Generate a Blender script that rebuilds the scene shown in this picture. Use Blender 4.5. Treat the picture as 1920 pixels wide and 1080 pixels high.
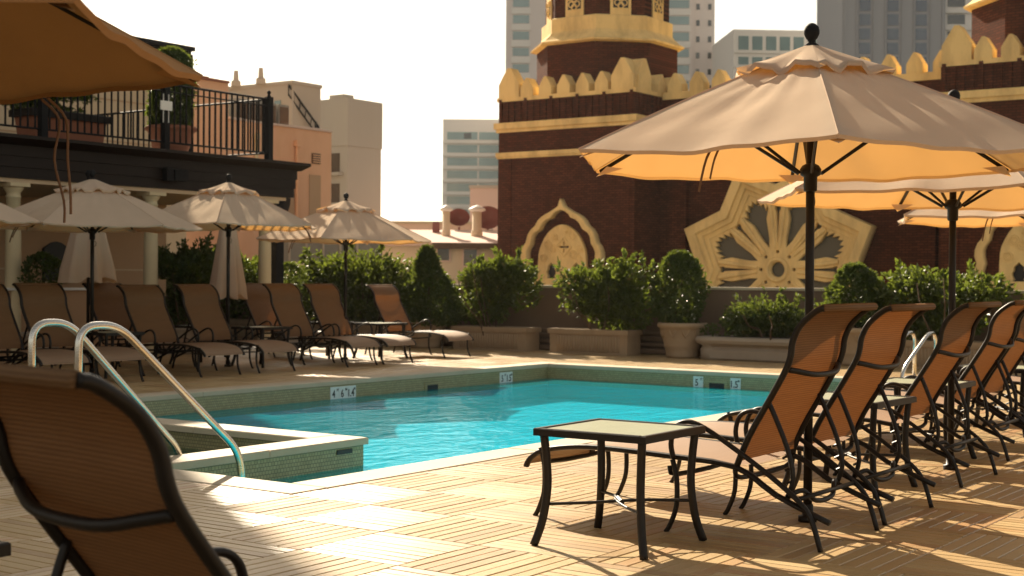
import bpy, bmesh, math, random
import numpy as np
from mathutils import Vector, Matrix
R = math.radians
SC = bpy.context.scene
COL = SC.collection
for o in list(bpy.data.objects): bpy.data.objects.remove(o)
random.seed(7); RNG = np.random.default_rng(11)

# ------------------------------------------------------------------ camera
YAW, PITCH, ROLL = R(35.1), math.atan(19/2667), 0.0073
F0 = Vector((math.cos(YAW), math.sin(YAW), 0)); R0 = Vector((math.sin(YAW), -math.cos(YAW), 0)); Z0 = Vector((0, 0, 1))
Fw = F0*math.cos(PITCH) - Z0*math.sin(PITCH); Up = Z0*math.cos(PITCH) + F0*math.sin(PITCH)
ix = R0*math.cos(ROLL) + Up*math.sin(ROLL); iy = Up*math.cos(ROLL) - R0*math.sin(ROLL)
cam = bpy.data.cameras.new('camera'); co = bpy.data.objects.new('camera', cam); COL.objects.link(co)
cam.sensor_width = 36; cam.lens = 50; cam.clip_end = 6000; cam.clip_start = .05
M = Matrix((ix, iy, -Fw)).transposed().to_4x4(); M.translation = (0, 0, 1.3); co.matrix_world = M
cam.dof.use_dof = True; cam.dof.focus_distance = 7.4; cam.dof.aperture_fstop = 4.8
SC.camera = co

# ------------------------------------------------------------------ world, sun, exposure
SUN_AZ, SUN_EL = R(57), R(31.5)
w = bpy.data.worlds.new('World'); SC.world = w; w.use_nodes = True
nt = w.node_tree; nt.nodes.clear()
sk = nt.nodes.new('ShaderNodeTexSky'); sk.sky_type = 'NISHITA'; sk.sun_disc = False
sk.sun_elevation = SUN_EL; sk.sun_rotation = R(90) - SUN_AZ
sk.air_density = 1.0; sk.dust_density = 1.2; sk.ozone_density = .5
hs = nt.nodes.new('ShaderNodeHueSaturation'); hs.inputs['Saturation'].default_value = .35
mx = nt.nodes.new('ShaderNodeMix'); mx.data_type = 'RGBA'; mx.blend_type = 'MULTIPLY'; mx.inputs[0].default_value = 1
mx.inputs[7].default_value = (1.0, .90, .74, 1)
bg = nt.nodes.new('ShaderNodeBackground'); bg.inputs[1].default_value = .064
wo = nt.nodes.new('ShaderNodeOutputWorld')
nt.links.new(sk.outputs[0], hs.inputs['Color']); nt.links.new(hs.outputs[0], mx.inputs[6])
nt.links.new(mx.outputs[2], bg.inputs[0]); nt.links.new(bg.outputs[0], wo.inputs[0])
sl = bpy.data.lights.new('sun', 'SUN'); sl.energy = 5.0; sl.angle = R(.53); sl.color = (1, .85, .64)
so = bpy.data.objects.new('sun', sl); COL.objects.link(so)
sd = Vector((math.cos(SUN_AZ)*math.cos(SUN_EL), math.sin(SUN_AZ)*math.cos(SUN_EL), math.sin(SUN_EL)))
so.rotation_euler = sd.to_track_quat('Z', 'Y').to_euler(); so.location = sd*60
SC.view_settings.view_transform = 'Standard'; SC.view_settings.look = 'None'
SC.view_settings.exposure = 1.3; SC.view_settings.gamma = 1
SC.render.engine = 'CYCLES'
SC.cycles.max_bounces = 8; SC.cycles.transparent_max_bounces = 12; SC.cycles.caustics_reflective = False; SC.cycles.caustics_refractive = False

# ------------------------------------------------------------------ materials
MATS = {}
class NT:
    def __init__(s, name):
        s.m = bpy.data.materials.new(name); s.m.use_nodes = True; s.t = s.m.node_tree; s.t.nodes.clear()
        s.out = s.n('OutputMaterial')
    def n(s, typ, **kw):
        x = s.t.nodes.new('ShaderNode'+typ)
        for k, v in kw.items():
            if k in x.inputs.keys() if isinstance(k, str) else False: x.inputs[k].default_value = v
            else: setattr(x, k, v)
        return x
    def l(s, a, b): s.t.links.new(a, b)
    def coords(s, scale=(1, 1, 1), kind='Object'):
        tc = s.n('TexCoord'); mp = s.n('Mapping'); mp.inputs['Scale'].default_value = scale
        s.l(tc.outputs[kind], mp.inputs[0]); return mp.outputs[0]
    def ramp(s, fac, stops):
        r = s.n('ValToRGB'); e = r.color_ramp.elements
        while len(e) < len(stops): e.new(.5)
        for i, (p, c) in enumerate(stops): e[i].position = p; e[i].color = tuple(c)+(1,)
        s.l(fac, r.inputs[0]); return r.outputs[0]
    def mix(s, fac, a, b, blend='MIX'):
        m = s.n('Mix'); m.data_type = 'RGBA'; m.blend_type = blend
        for i, v in ((0, fac), (6, a), (7, b)):
            if hasattr(v, 'is_linked'): s.l(v, m.inputs[i])
            else: m.inputs[i].default_value = v if i == 0 else tuple(v)+(1,)
        return m.outputs[2]
    def noise(s, vec, scale, detail=4, rough=.6):
        n = s.n('TexNoise'); n.inputs['Scale'].default_value = scale; n.inputs['Detail'].default_value = detail
        n.inputs['Roughness'].default_value = rough; s.l(vec, n.inputs['Vector']); return n.outputs[0]
    def bump(s, h, strength=.3, dist=.01):
        b = s.n('Bump'); b.inputs['Strength'].default_value = strength; b.inputs['Distance'].default_value = dist
        s.l(h, b.inputs['Height']); return b.outputs[0]
    def principled(s, color, rough=.6, metal=0, normal=None, spec=.5):
        p = s.n('BsdfPrincipled')
        if hasattr(color, 'is_linked'): s.l(color, p.inputs['Base Color'])
        else: p.inputs['Base Color'].default_value = tuple(color)+(1,)
        if hasattr(rough, 'is_linked'): s.l(rough, p.inputs['Roughness'])
        else: p.inputs['Roughness'].default_value = rough
        p.inputs['Metallic'].default_value = metal; p.inputs['Specular IOR Level'].default_value = spec
        if normal is not None: s.l(normal, p.inputs['Normal'])
        return p.outputs[0]
    def done(s, sh):
        s.l(sh, s.out.inputs[0]); MATS[s.m.name] = s.m; return s.m

def plain(name, col, rough=.6, var=.18, nscale=3, metal=0, bump=0, spec=.5, fine=60):
    """a surface with broad and fine unevenness of its own colour"""
    t = NT(name); v = t.coords()
    a = t.noise(v, nscale, 5); b = t.noise(v, fine, 3)
    lo = tuple(c*(1-var) for c in col); hi = tuple(min(1, c*(1+var)) for c in col)
    c = t.mix(a, lo, hi); c = t.mix(.35, c, t.mix(b, lo, hi))
    nm = t.bump(b, bump, .004) if bump else None
    return t.done(t.principled(c, rough, metal, nm, spec))

def stained(name, col, stain, nscale=1.2, rough=.85, amount=.55, streak=True, bump=.2):
    t = NT(name); v = t.coords((1, 1, .35 if streak else 1))
    a = t.noise(v, nscale, 7, .65); f = t.ramp(a, [(.42, (0, 0, 0)), (.72, (1, 1, 1))])
    fm = t.n('Math'); fm.operation = 'MULTIPLY'; t.l(f, fm.inputs[0]); fm.inputs[1].default_value = amount
    v2 = t.coords(); b = t.noise(v2, 40, 4)
    c = t.mix(fm.outputs[0], col, stain); c = t.mix(.25, c, t.mix(b, tuple(x*.75 for x in col), tuple(min(1, x*1.2) for x in col)))
    return t.done(t.principled(c, rough, 0, t.bump(b, bump, .006), .3))

def wood(name, band):
    t = NT(name)
    g = t.n('NewGeometry'); oi = t.n('ObjectInfo')
    ad = t.n('Math'); ad.operation = 'ADD'; t.l(g.outputs['Random Per Island'], ad.inputs[0]); t.l(oi.outputs['Random'], ad.inputs[1])
    fr = t.n('Math'); fr.operation = 'FRACT'; t.l(ad.outputs[0], fr.inputs[0])
    wv = t.n('TexWave'); wv.wave_type = 'BANDS'; wv.bands_direction = band; wv.inputs['Scale'].default_value = 62; wv.inputs['Distortion'].default_value = 1.5; t.l(t.coords(), wv.inputs['Vector'])
    n1 = t.noise(t.coords(), 2.2, 5); n2 = t.noise(t.coords((6, 90, 60) if band == 'Y' else (90, 6, 60)), 1, 4)
    base = t.ramp(fr.outputs[0], [(0, (.30, .165, .060)), (.22, (.44, .295, .125)), (.62, (.56, .41, .195)), (.88, (.49, .315, .13)), (1, (.42, .19, .065))])
    c = t.mix(.22, base, t.mix(n1, (.34, .22, .095), (.58, .43, .215)))
    c = t.mix(.28, c, t.mix(n2, (.26, .16, .08), (.66, .5, .31)))
    n3 = t.noise(t.coords(), .55, 6, .65); c = t.mix(t.ramp(n3, [(.44, (0, 0, 0)), (.70, (.5, .5, .5))]), c, t.mix(1, c, (.62, .55, .48), 'MULTIPLY'))   # weathered patches
    rg = t.ramp(n1, [(.3, (.30,)*3), (.7, (.46,)*3)])
    h = t.n('Math'); h.operation = 'MULTIPLY_ADD'; t.l(wv.outputs['Fac'], h.inputs[0]); h.inputs[1].default_value = .7; t.l(n2, h.inputs[2])
    return t.done(t.principled(c, rg, 0, t.bump(h.outputs[0], .35, .0022), .5))
wood('teak_plank_x', 'Y'); wood('teak_plank_y', 'X')

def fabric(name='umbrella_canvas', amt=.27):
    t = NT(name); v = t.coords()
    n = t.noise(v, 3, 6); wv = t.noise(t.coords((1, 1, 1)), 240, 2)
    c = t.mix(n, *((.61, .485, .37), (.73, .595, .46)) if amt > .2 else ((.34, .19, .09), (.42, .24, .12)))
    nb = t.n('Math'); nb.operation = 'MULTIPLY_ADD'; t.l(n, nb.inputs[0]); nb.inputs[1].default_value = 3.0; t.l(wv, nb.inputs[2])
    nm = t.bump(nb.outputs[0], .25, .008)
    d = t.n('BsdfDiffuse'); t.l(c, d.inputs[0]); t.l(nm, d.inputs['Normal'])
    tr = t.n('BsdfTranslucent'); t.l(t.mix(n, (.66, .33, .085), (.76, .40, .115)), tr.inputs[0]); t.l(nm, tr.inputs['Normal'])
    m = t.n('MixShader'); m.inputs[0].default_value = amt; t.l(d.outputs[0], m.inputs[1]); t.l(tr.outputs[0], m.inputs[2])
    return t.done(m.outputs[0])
fabric(); fabric('shaded_canvas', .06)  # second canvas is darker and less translucent: shade put into its colour

def sling():
    t = NT('woven_sling'); v = t.coords()
    w1 = t.n('TexWave'); w1.wave_type = 'BANDS'; w1.bands_direction = 'Z'; w1.inputs['Scale'].default_value = 26; w1.inputs['Distortion'].default_value = 1.2
    w1.inputs['Detail'].default_value = 2; t.l(v, w1.inputs['Vector'])
    n = t.noise(t.coords((4, 4, 60)), 1.2, 4)
    f = t.mix(.5, w1.outputs['Color'], n)
    c = t.mix(f, (.17, .088, .040), (.36, .205, .10))
    d = t.principled(c, .6, 0, t.bump(w1.outputs['Fac'], .3, .003), .3)
    tr = t.n('BsdfTranslucent'); t.l(t.mix(f, (.034, .010, .0025), (.115, .037, .008)), tr.inputs[0])
    m = t.n('MixShader'); m.inputs[0].default_value = .42; t.l(d, m.inputs[1]); t.l(tr.outputs[0], m.inputs[2])
    return t.done(m.outputs[0])
sling()
def sling_seat():
    t = NT('woven_seat'); v = t.coords()
    w1 = t.n('TexWave'); w1.wave_type = 'BANDS'; w1.bands_direction = 'X'; w1.inputs['Scale'].default_value = 26; w1.inputs['Distortion'].default_value = 1.0; t.l(v, w1.inputs['Vector'])
    n = t.noise(t.coords((60, 4, 4)), 1.2, 4); f = t.mix(.5, w1.outputs['Color'], n)
    return t.done(t.principled(t.mix(f, (.19, .115, .068), (.33, .215, .135)), .6, 0, t.bump(w1.outputs['Fac'], .3, .003), .3))
sling_seat()

def leafmat(name, c0, c1, tr):
    t = NT(name); g = t.n('NewGeometry')
    c = t.ramp(g.outputs['Random Per Island'], [(0, c0), (.55, tuple((a+b)/2 for a, b in zip(c0, c1))), (.93, c1), (.965, tuple(1.9*x for x in c1)), (1, (.16, .105, .03))])
    p = t.principled(c, .42, 0, None, .45)
    tl = t.n('BsdfTranslucent'); tl.inputs[0].default_value = tr+(1,)
    m = t.n('MixShader'); m.inputs[0].default_value = .33; t.l(p, m.inputs[1]); t.l(tl.outputs[0], m.inputs[2])
    return t.done(m.outputs[0])
leafmat('shrub_leaf', (.020, .036, .008), (.070, .090, .018), (.22, .28, .03))
leafmat('topiary_leaf', (.014, .030, .008), (.042, .068, .016), (.19, .24, .03))

def water(name, tint, fmul, bscale, bstr, turb, scat):
    t = NT(name); v = t.coords((1, 1, 1))
    n1 = t.noise(t.coords((1, 1.6, 1)), bscale, 3, .55); n2 = t.noise(v, bscale*4.3, 2)
    s_ = t.n('Math'); s_.operation = 'MULTIPLY_ADD'; t.l(n2, s_.inputs[0]); s_.inputs[1].default_value = .28; t.l(n1, s_.inputs[2])
    nm = t.bump(s_.outputs[0], bstr, .05)
    fr = t.n('Fresnel'); t.l(nm, fr.inputs['Normal']); gg = t.n('NewGeometry')
    ir = t.n('MapRange'); t.l(gg.outputs['Backfacing'], ir.inputs[0]); ir.inputs[3].default_value = 1.33; ir.inputs[4].default_value = 1/1.33; t.l(ir.outputs[0], fr.inputs[0])
    fm = t.n('Math'); fm.operation = 'MULTIPLY'; t.l(fr.outputs[0], fm.inputs[0]); fm.inputs[1].default_value = fmul
    tp = t.n('BsdfTransparent'); tp.inputs[0].default_value = tint+(1,)
    gl = t.n('BsdfGlossy'); gl.inputs['Roughness'].default_value = .03; t.l(nm, gl.inputs['Normal'])
    df = t.n('BsdfDiffuse'); df.inputs[0].default_value = scat+(1,)
    ms = t.n('MixShader'); ms.inputs[0].default_value = turb; t.l(tp.outputs[0], ms.inputs[1]); t.l(df.outputs[0], ms.inputs[2])
    m = t.n('MixShader'); t.l(fm.outputs[0], m.inputs[0]); t.l(ms.outputs[0], m.inputs[1]); t.l(gl.outputs[0], m.inputs[2])
    return t.done(m.outputs[0])
water('pool_water_surface', (.30, .88, .98), .66, 2.4, .8, .32, (.015, .44, .54))
water('spa_water_surface', (.62, .80, .72), .8, 5, .3, .1, (.10, .14, .11))

def mosaic(name, c0, c1, mortar, scale, axis):
    t = NT(name); tc = t.n('TexCoord'); sp = t.n('SeparateXYZ'); t.l(tc.outputs['Object'], sp.inputs[0])
    cb = t.n('CombineXYZ'); t.l(sp.outputs[axis], cb.inputs[0]); t.l(sp.outputs['Z'], cb.inputs[1])
    b = t.n('TexBrick'); t.l(cb.outputs[0], b.inputs['Vector']); b.inputs['Scale'].default_value = scale
    b.offset = .5; b.inputs['Mortar Size'].default_value = .045; b.inputs['Brick Width'].default_value = .55; b.inputs['Row Height'].default_value = .5
    b.inputs['Color1'].default_value = c0+(1,); b.inputs['Color2'].default_value = c1+(1,); b.inputs['Mortar'].default_value = mortar+(1,)
    n = t.noise(t.coords(), 3, 4); c = t.mix(.35, b.outputs['Color'], t.mix(n, tuple(x*.6 for x in c0), c1))
    return t.done(t.principled(c, .35, 0, t.bump(b.outputs['Fac'], -.4, .003), .5))
mosaic('mosaic_tile_x', (.31, .27, .13), (.46, .40, .21), (.05, .042, .02), 17, 'X')
mosaic('mosaic_tile_y', (.31, .27, .13), (.46, .40, .21), (.05, .042, .02), 17, 'Y')

def brick(name, axis):
    t = NT(name); tc = t.n('TexCoord'); sp = t.n('SeparateXYZ'); t.l(tc.outputs['Object'], sp.inputs[0])
    cb = t.n('CombineXYZ'); t.l(sp.outputs[axis], cb.inputs[0]); t.l(sp.outputs['Z'], cb.inputs[1])
    b = t.n('TexBrick'); t.l(cb.outputs[0], b.inputs['Vector']); b.inputs['Scale'].default_value = 2.3
    b.inputs['Mortar Size'].default_value = .022; b.inputs['Row Height'].default_value = .18; b.inputs['Brick Width'].default_value = .5
    b.inputs['Color1'].default_value = (.080, .030, .018, 1); b.inputs['Color2'].default_value = (.135, .050, .029, 1); b.inputs['Mortar'].default_value = (.036, .020, .015, 1)
    n = t.noise(t.coords((1, 1, .4)), .8, 7, .7); c = t.mix(n, (.5, .45, .45), (1.25, 1.15, 1.1))
    c = t.mix(1, b.outputs['Color'], c, 'MULTIPLY')
    return t.done(t.principled(c, .9, 0, t.bump(b.outputs['Fac'], -.3, .01), .04))
brick('dark_brick_y', 'Y'); brick('dark_brick_x', 'X')

def glassmat(name, col, rough=.08):
    t = NT(name); n = t.noise(t.coords(), .3, 3)
    return t.done(t.principled(t.mix(n, tuple(c*.7 for c in col), tuple(min(1, c*1.3) for c in col)), rough, 0, None, .8))
glassmat('tower_glass', (.20, .30, .31)); glassmat('dark_glass', (.035, .04, .045)); glassmat('blue_glass', (.05, .075, .12))
def table_glass():
    t = NT('pebbled_glass'); v = t.coords(); n = t.noise(v, 70, 3); n2 = t.noise(v, 9, 4)
    c = t.mix(n, (.30, .34, .25), (.50, .52, .38)); c = t.mix(.3, c, t.mix(n2, (.26, .3, .22), (.52, .54, .42)))
    return t.done(t.principled(c, .28, 0, t.bump(n, .6, .004), .6))
table_glass()
def steel():
    t = NT('brushed_steel'); n = t.noise(t.coords((1, 1, 30)), 20, 3)
    return t.done(t.principled((.62, .60, .56), t.ramp(n, [(.3, (.16,)*3), (.7, (.30,)*3)]), 1))
steel()
plain('bronze_metal', (.012, .0085, .0065), .45, .35, 8, 0, .15, .28)
plain('black_iron', (.012, .012, .013), .7, .3, 6, 0, 0, .15)
plain('dark_fascia', (.016, .011, .009), .6, .35, 2, 0, .2, .25)
stained('coping_stone', (.53, .45, .33), (.36, .29, .20), 2.0, .7, .5, False)
plain('pool_plaster', (.09, .60, .74), .8, .08, 1.5)
plain('spa_plaster', (.13, .20, .16), .8, .2, 1.5)
stained('taupe_stucco', (.21, .14, .10), (.14, .092, .066), 1.0, .9, .6)
stained('peach_stucco', (.46, .30, .185), (.36, .22, .13), .9, .9, .5)
stained('cream_paint', (.60, .50, .32), (.48, .38, .22), 1.4, .55, .4)
stained('carved_limestone', (.86, .63, .28), (.34, .22, .10), 1.7, .95, .75, True, .8)
stained('planter_stone', (.36, .265, .175), (.22, .155, .10), 3.0, .9, .6, False, .4)
stained('pale_stone', (.38, .32, .26), (.26, .205, .16), 2.5, .9, .5, False, .3)
stained('terracotta', (.30, .12, .07), (.22, .10, .065), 4, .85, .5, False)
stained('old_peach_wall', (.78, .46, .29), (.58, .29, .16), .55, .95, .75)
stained('tan_wall', (.56, .43, .29), (.46, .34, .22), .4, .95, .4)
stained('grey_tan_wall', (.47, .415, .345), (.37, .325, .27), .2, .95, .5)
stained('pink_wall', (.64, .49, .42), (.52, .38, .32), .3, .95, .5)
stained('cream_wall', (.64, .54, .40), (.46, .38, .27), .5, .95, .6)
stained('grey_wall', (.27, .26, .23), (.20, .19, .17), .4, .9, .5)
stained('white_tower', (.80, .77, .72), (.72, .68, .63), .06, .9, .4)
stained('mauve_tower', (.74, .67, .63), (.68, .61, .57), .06, .9, .4)
stained('grey_tower', (.38, .385, .40), (.33, .335, .345), .05, .9, .4)
plain('asphalt', (.055, .052, .05), .9, .3, .2)
plain('gap_dark', (.035, .025, .018), .95, .3, 2)
plain('white_paint', (.72, .70, .66), .5, .06, 5)
plain('tile_white', (.70, .72, .70), .3, .05, 20)
plain('ink_black', (.010, .010, .012), .5, .1, 5)
plain('maroon_metal', (.16, .05, .045), .6, .2, 3)
plain('bark', (.10, .065, .04), .9, .35, 12, 0, .5)
plain('soil', (.05, .035, .025), 1, .4, 20, 0, .5)
plain('grey_glass_dark', (.085, .085, .07), .35, .3, 1.2)
plain('strap_canvas', (.15, .075, .035), .8, .2, 20)

# ------------------------------------------------------------------ mesh helpers
class MB:
    def __init__(s): s.v = []; s.f = []
    def box(s, x0, x1, y0, y1, z0, z1):
        b = len(s.v)
        s.v += [(x0, y0, z0), (x1, y0, z0), (x1, y1, z0), (x0, y1, z0), (x0, y0, z1), (x1, y0, z1), (x1, y1, z1), (x0, y1, z1)]
        s.f += [tuple(b+i for i in q) for q in ((3, 2, 1, 0), (4, 5, 6, 7), (0, 1, 5, 4), (1, 2, 6, 5), (2, 3, 7, 6), (3, 0, 4, 7))]
        return s
    def bevel_box(s, x0, x1, y0, y1, z0, z1, e):
        """box with its top edges eased"""
        b = len(s.v)
        s.v += [(x0, y0, z0), (x1, y0, z0), (x1, y1, z0), (x0, y1, z0), (x0, y0, z1-e), (x1, y0, z1-e), (x1, y1, z1-e), (x0, y1, z1-e),
                (x0+e, y0+e, z1), (x1-e, y0+e, z1), (x1-e, y1-e, z1), (x0+e, y1-e, z1)]
        s.f += [tuple(b+i for i in q) for q in ((0, 1, 5, 4), (1, 2, 6, 5), (2, 3, 7, 6), (3, 0, 4, 7), (4, 5, 9, 8), (5, 6, 10, 9), (6, 7, 11, 10), (7, 4, 8, 11), (8, 9, 10, 11), (3, 2, 1, 0))]
        return s
    def tube(s, pts, r, n=7, rb=None, caps=True):
        """round (or, with rb, oval) tube along a polyline; r may be a list"""
        P = [Vector(p) for p in pts]; b = len(s.v); k = len(P)
        ref = None
        for i, p in enumerate(P):
            t = (P[min(i+1, k-1)] - P[max(i-1, 0)]).normalized()
            if ref is None: ref = Vector((0, 0, 1)) if abs(t.z) < .9 else Vector((0, 1, 0))
            a = (ref - t*ref.dot(t)); a = a.normalized() if a.length > 1e-6 else t.orthogonal().normalized()
            ref = a; c = t.cross(a)
            rr = r[i] if isinstance(r, (list, tuple)) else r; r2 = rr if rb is None else rb
            for j in range(n):
                th = 2*math.pi*j/n; s.v.append(tuple(p + a*(rr*math.cos(th)) + c*(r2*math.sin(th))))
        for i in range(k-1):
            for j in range(n):
                j2 = (j+1) % n; s.f.append((b+i*n+j, b+i*n+j2, b+(i+1)*n+j2, b+(i+1)*n+j))
        if caps:
            s.f.append(tuple(b+j for j in range(n))[::-1]); s.f.append(tuple(b+(k-1)*n+j for j in range(n)))
        return s
    def lathe(s, prof, n=20, c=(0, 0), sq=1):
        b = len(s.v); k = len(prof)
        for r, z in prof:
            for j in range(n):
                th = 2*math.pi*j/n; s.v.append((c[0]+r*math.cos(th), c[1]+r*sq*math.sin(th), z))
        for i in range(k-1):
            for j in range(n):
                j2 = (j+1) % n; s.f.append((b+i*n+j, b+i*n+j2, b+(i+1)*n+j2, b+(i+1)*n+j))
        s.f.append(tuple(b+j for j in range(n))[::-1]); s.f.append(tuple(b+(k-1)*n+j for j in range(n)))
        return s
    def grid(s, rows):
        b = len(s.v); k = len(rows[0])
        for r in rows: s.v += [tuple(p) for p in r]
        for i in range(len(rows)-1):
            for j in range(k-1): s.f.append((b+i*k+j, b+i*k+j+1, b+(i+1)*k+j+1, b+(i+1)*k+j))
        return s
    def prism(s, poly, d0, d1, fn):
        """extrude a 2-D outline between depths d0 and d1; fn(a, b, d) gives the point"""
        b = len(s.v); k = len(poly)
        for d in (d0, d1): s.v += [tuple(fn(a, c, d)) for a, c in poly]
        s.f.append(tuple(b+i for i in range(k))[::-1]); s.f.append(tuple(b+k+i for i in range(k)))
        for i in range(k): s.f.append((b+i, b+(i+1) % k, b+k+(i+1) % k, b+k+i))
        return s
    def mesh(s, name, mat, smooth=False):
        me = bpy.data.meshes.new(name); me.from_pydata(s.v, [], s.f)
        bm = bmesh.new(); bm.from_mesh(me); bmesh.ops.recalc_face_normals(bm, faces=bm.faces); bm.to_mesh(me); bm.free()
        me.materials.append(MATS[mat])
        if smooth: me.polygons.foreach_set('use_smooth', [True]*len(me.polygons))
        return me
    def build(s, name, mat, parent=None, smooth=False, loc=None):
        return link(name, s.mesh(name, mat, smooth), parent, loc)
def link(name, me, parent=None, loc=None, rz=0):
    o = bpy.data.objects.new(name, me); COL.objects.link(o); o.parent = parent
    if loc: o.location = loc
    if rz: o.rotation_euler.z = rz
    return o
def tag(o, label=None, cat=None, group=None, kind=None):
    for k, v in (('label', label), ('category', cat), ('group', group), ('kind', kind)):
        if v: o[k] = v
    return o
def thing(name, label, cat, loc=(0, 0, 0), rz=0, group=None):
    o = bpy.data.objects.new(name, None); COL.objects.link(o); o.location = loc; o.rotation_euler.z = rz; o.empty_display_size = .2
    return tag(o, label, cat, group)
def struct(name, loc=(0, 0, 0)):
    o = bpy.data.objects.new(name, None); COL.objects.link(o); o.location = loc; return tag(o, kind='structure')
def copy_tree(o, parent=None):
    c = o.copy(); COL.objects.link(c); c.parent = parent
    for ch in [x for x in bpy.data.objects if x.parent == o]: copy_tree(ch, c)
    return c
KIDS = {}
def place(proto, first, loc, rz, label, group=None):
    o = proto if first else copy_tree(proto)
    o.location = loc; o.rotation_euler.z = rz; o['label'] = label
    if group: o['group'] = group
    return o
def smooth_path(pts, n=5):
    """Catmull-Rom through the points"""
    P = [Vector(p) for p in pts]; out = []
    for i in range(len(P)-1):
        p0 = P[max(i-1, 0)]; p1 = P[i]; p2 = P[i+1]; p3 = P[min(i+2, len(P)-1)]
        for k in range(n):
            t = k/n; out.append(.5*((2*p1)+(p2-p0)*t+(2*p0-5*p1+4*p2-p3)*t*t+(3*p1-p0-3*p2+p3)*t**3))
    return out+[P[-1]]
FACE_NX = Matrix(((0, 0, -1, 0), (-1, 0, 0, 0), (0, 1, 0, 0), (0, 0, 0, 1)))   # plate facing -X: x->-Y, y->Z, z->-X
FACE_NY = Matrix(((1, 0, 0, 0), (0, 0, -1, 0), (0, 1, 0, 0), (0, 0, 0, 1)))    # plate facing -Y: x->X, y->Z, z->-Y
def curve_mesh(cu, name, mat):
    o = bpy.data.objects.new('tmp', cu); COL.objects.link(o)
    dg = bpy.context.evaluated_depsgraph_get(); me = bpy.data.meshes.new_from_object(o.evaluated_get(dg)); me.name = name
    bpy.data.objects.remove(o); bpy.data.curves.remove(cu)
    me.materials.clear(); me.materials.append(MATS[mat]); return me
def plate(name, outline, holes, depth, mat, parent, face, org, bevel=0):
    """flat slab with holes; outline and holes are 2-D loops, org is its middle plane's origin"""
    cu = bpy.data.curves.new('c', 'CURVE'); cu.dimensions = '2D'; cu.fill_mode = 'BOTH'; cu.extrude = depth/2; cu.bevel_depth = bevel; cu.bevel_resolution = 0
    for lp in [outline]+list(holes):
        sp = cu.splines.new('POLY'); sp.points.add(len(lp)-1); sp.use_cyclic_u = True
        for p, (a, b) in zip(sp.points, lp): p.co = (a, b, 0, 1)
    me = curve_mesh(cu, name, mat); me.transform(Matrix.Translation(org) @ face)
    return link(name, me, parent)
def lettering(name, txt, size, mat, parent, face, org):
    cu = bpy.data.curves.new('t', 'FONT'); cu.body = txt; cu.size = size; cu.extrude = .002; cu.align_x = 'CENTER'; cu.offset = size*.012
    me = curve_mesh(cu, name, mat); me.transform(Matrix.Translation(org) @ face @ Matrix.Diagonal((.78, 1, 1, 1)))
    return link(name, me, parent)
def proj(x, y, z):
    d = Vector((x, y, z-1.3)); k = d.dot(Fw)
    return (960+2667*d.dot(ix)/k, 540-2667*d.dot(iy)/k, k) if k > .1 else (-9999, -9999, -1)

# ================================================================== SETTING
g = MB().box(-300, 500, -300, 500, -14.4, -14).build('ground', 'asphalt'); tag(g, kind='structure')

PX0, PX1, PY0, PY1, WZ = 6.47, 17.95, 6.23, 11.95, -.22     # pool rectangle and water level
CW = .30                                                     # coping width
deck = struct('pool_deck')
m = MB()
for a in ((-8, PX0-.14, -9, 26.4), (PX1+.14, 22.0, -9, 26.4), (PX0-.14, PX1+.14, -9, PY0-.14), (PX0-.14, PX1+.14, PY1+.14, 26.4)):
    m.box(a[0], a[1], a[2], a[3], -2.2, -.022)
m.build('deck_base', 'gap_dark', deck)
# basket-weave planks: 0.61 m tiles of eight planks, alternating direction
T, NP, GAP = .61, 8, .005
OX, OY = PX0-CW, PY0-CW
pw = T/NP
plank_x = MB().bevel_box(0, T-GAP, 0, pw-GAP, -.02, 0, .004).mesh('plank', 'teak_plank_x')
plank_y = MB().bevel_box(0, pw-GAP, 0, T-GAP, -.02, 0, .004).mesh('plank', 'teak_plank_y')
cx0, cx1, cy0, cy1 = PX0-CW, PX1+CW, PY0-CW, PY1+CW
tiles = []
for i in range(-17, 26):
    for j in range(-17, 21):
        x0, y0 = OX+i*T, OY+j*T
        if x0 > 21.2 or y0 > 17.7: continue
        px, py, k = proj(x0+T/2, y0+T/2, 0)
        vis = -40 < px < 1960 and 0 < py < 1100 and k > 0
        tiles.append((0 if vis else 1, k if k > 0 else 99, i, j, x0, y0))
tiles.sort()
rests = {True: MB(), False: MB()}; count = 0
for hid, k, i, j, x0, y0 in tiles:
    alongx = (i+j) % 2 == 0; rest = rests[alongx]
    for q in range(NP):
        if alongx: bx = (x0, x0+T-GAP, y0+q*pw, y0+(q+1)*pw-GAP)
        else: bx = (x0+q*pw, x0+(q+1)*pw-GAP, y0, y0+T-GAP)
        # clip against the coping rectangle
        if bx[1] > cx0+.002 and bx[0] < cx1-.002 and bx[3] > cy0+.002 and bx[2] < cy1-.002:
            a, b, c, d = bx
            if b > cx1 and a < cx1: a = cx1+GAP
            elif d > cy1 and c < cy1: c = cy1+GAP
            else: continue
            if b-a < .02 or d-c < .02: continue
            rest.bevel_box(a, b, c, d, -.02, 0, .004); continue
        dz = random.uniform(-.0012, .0012)
        if not hid and count < 300:
            link('plank', plank_x if alongx else plank_y, deck, (bx[0], bx[2], dz)); count += 1
        else: rest.bevel_box(bx[0], bx[1], bx[2], bx[3], -.02+dz, dz, .004)
for ax, mm in rests.items(): mm.build('far_planks', 'teak_plank_x' if ax else 'teak_plank_y', deck)['kind'] = 'stuff'

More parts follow.
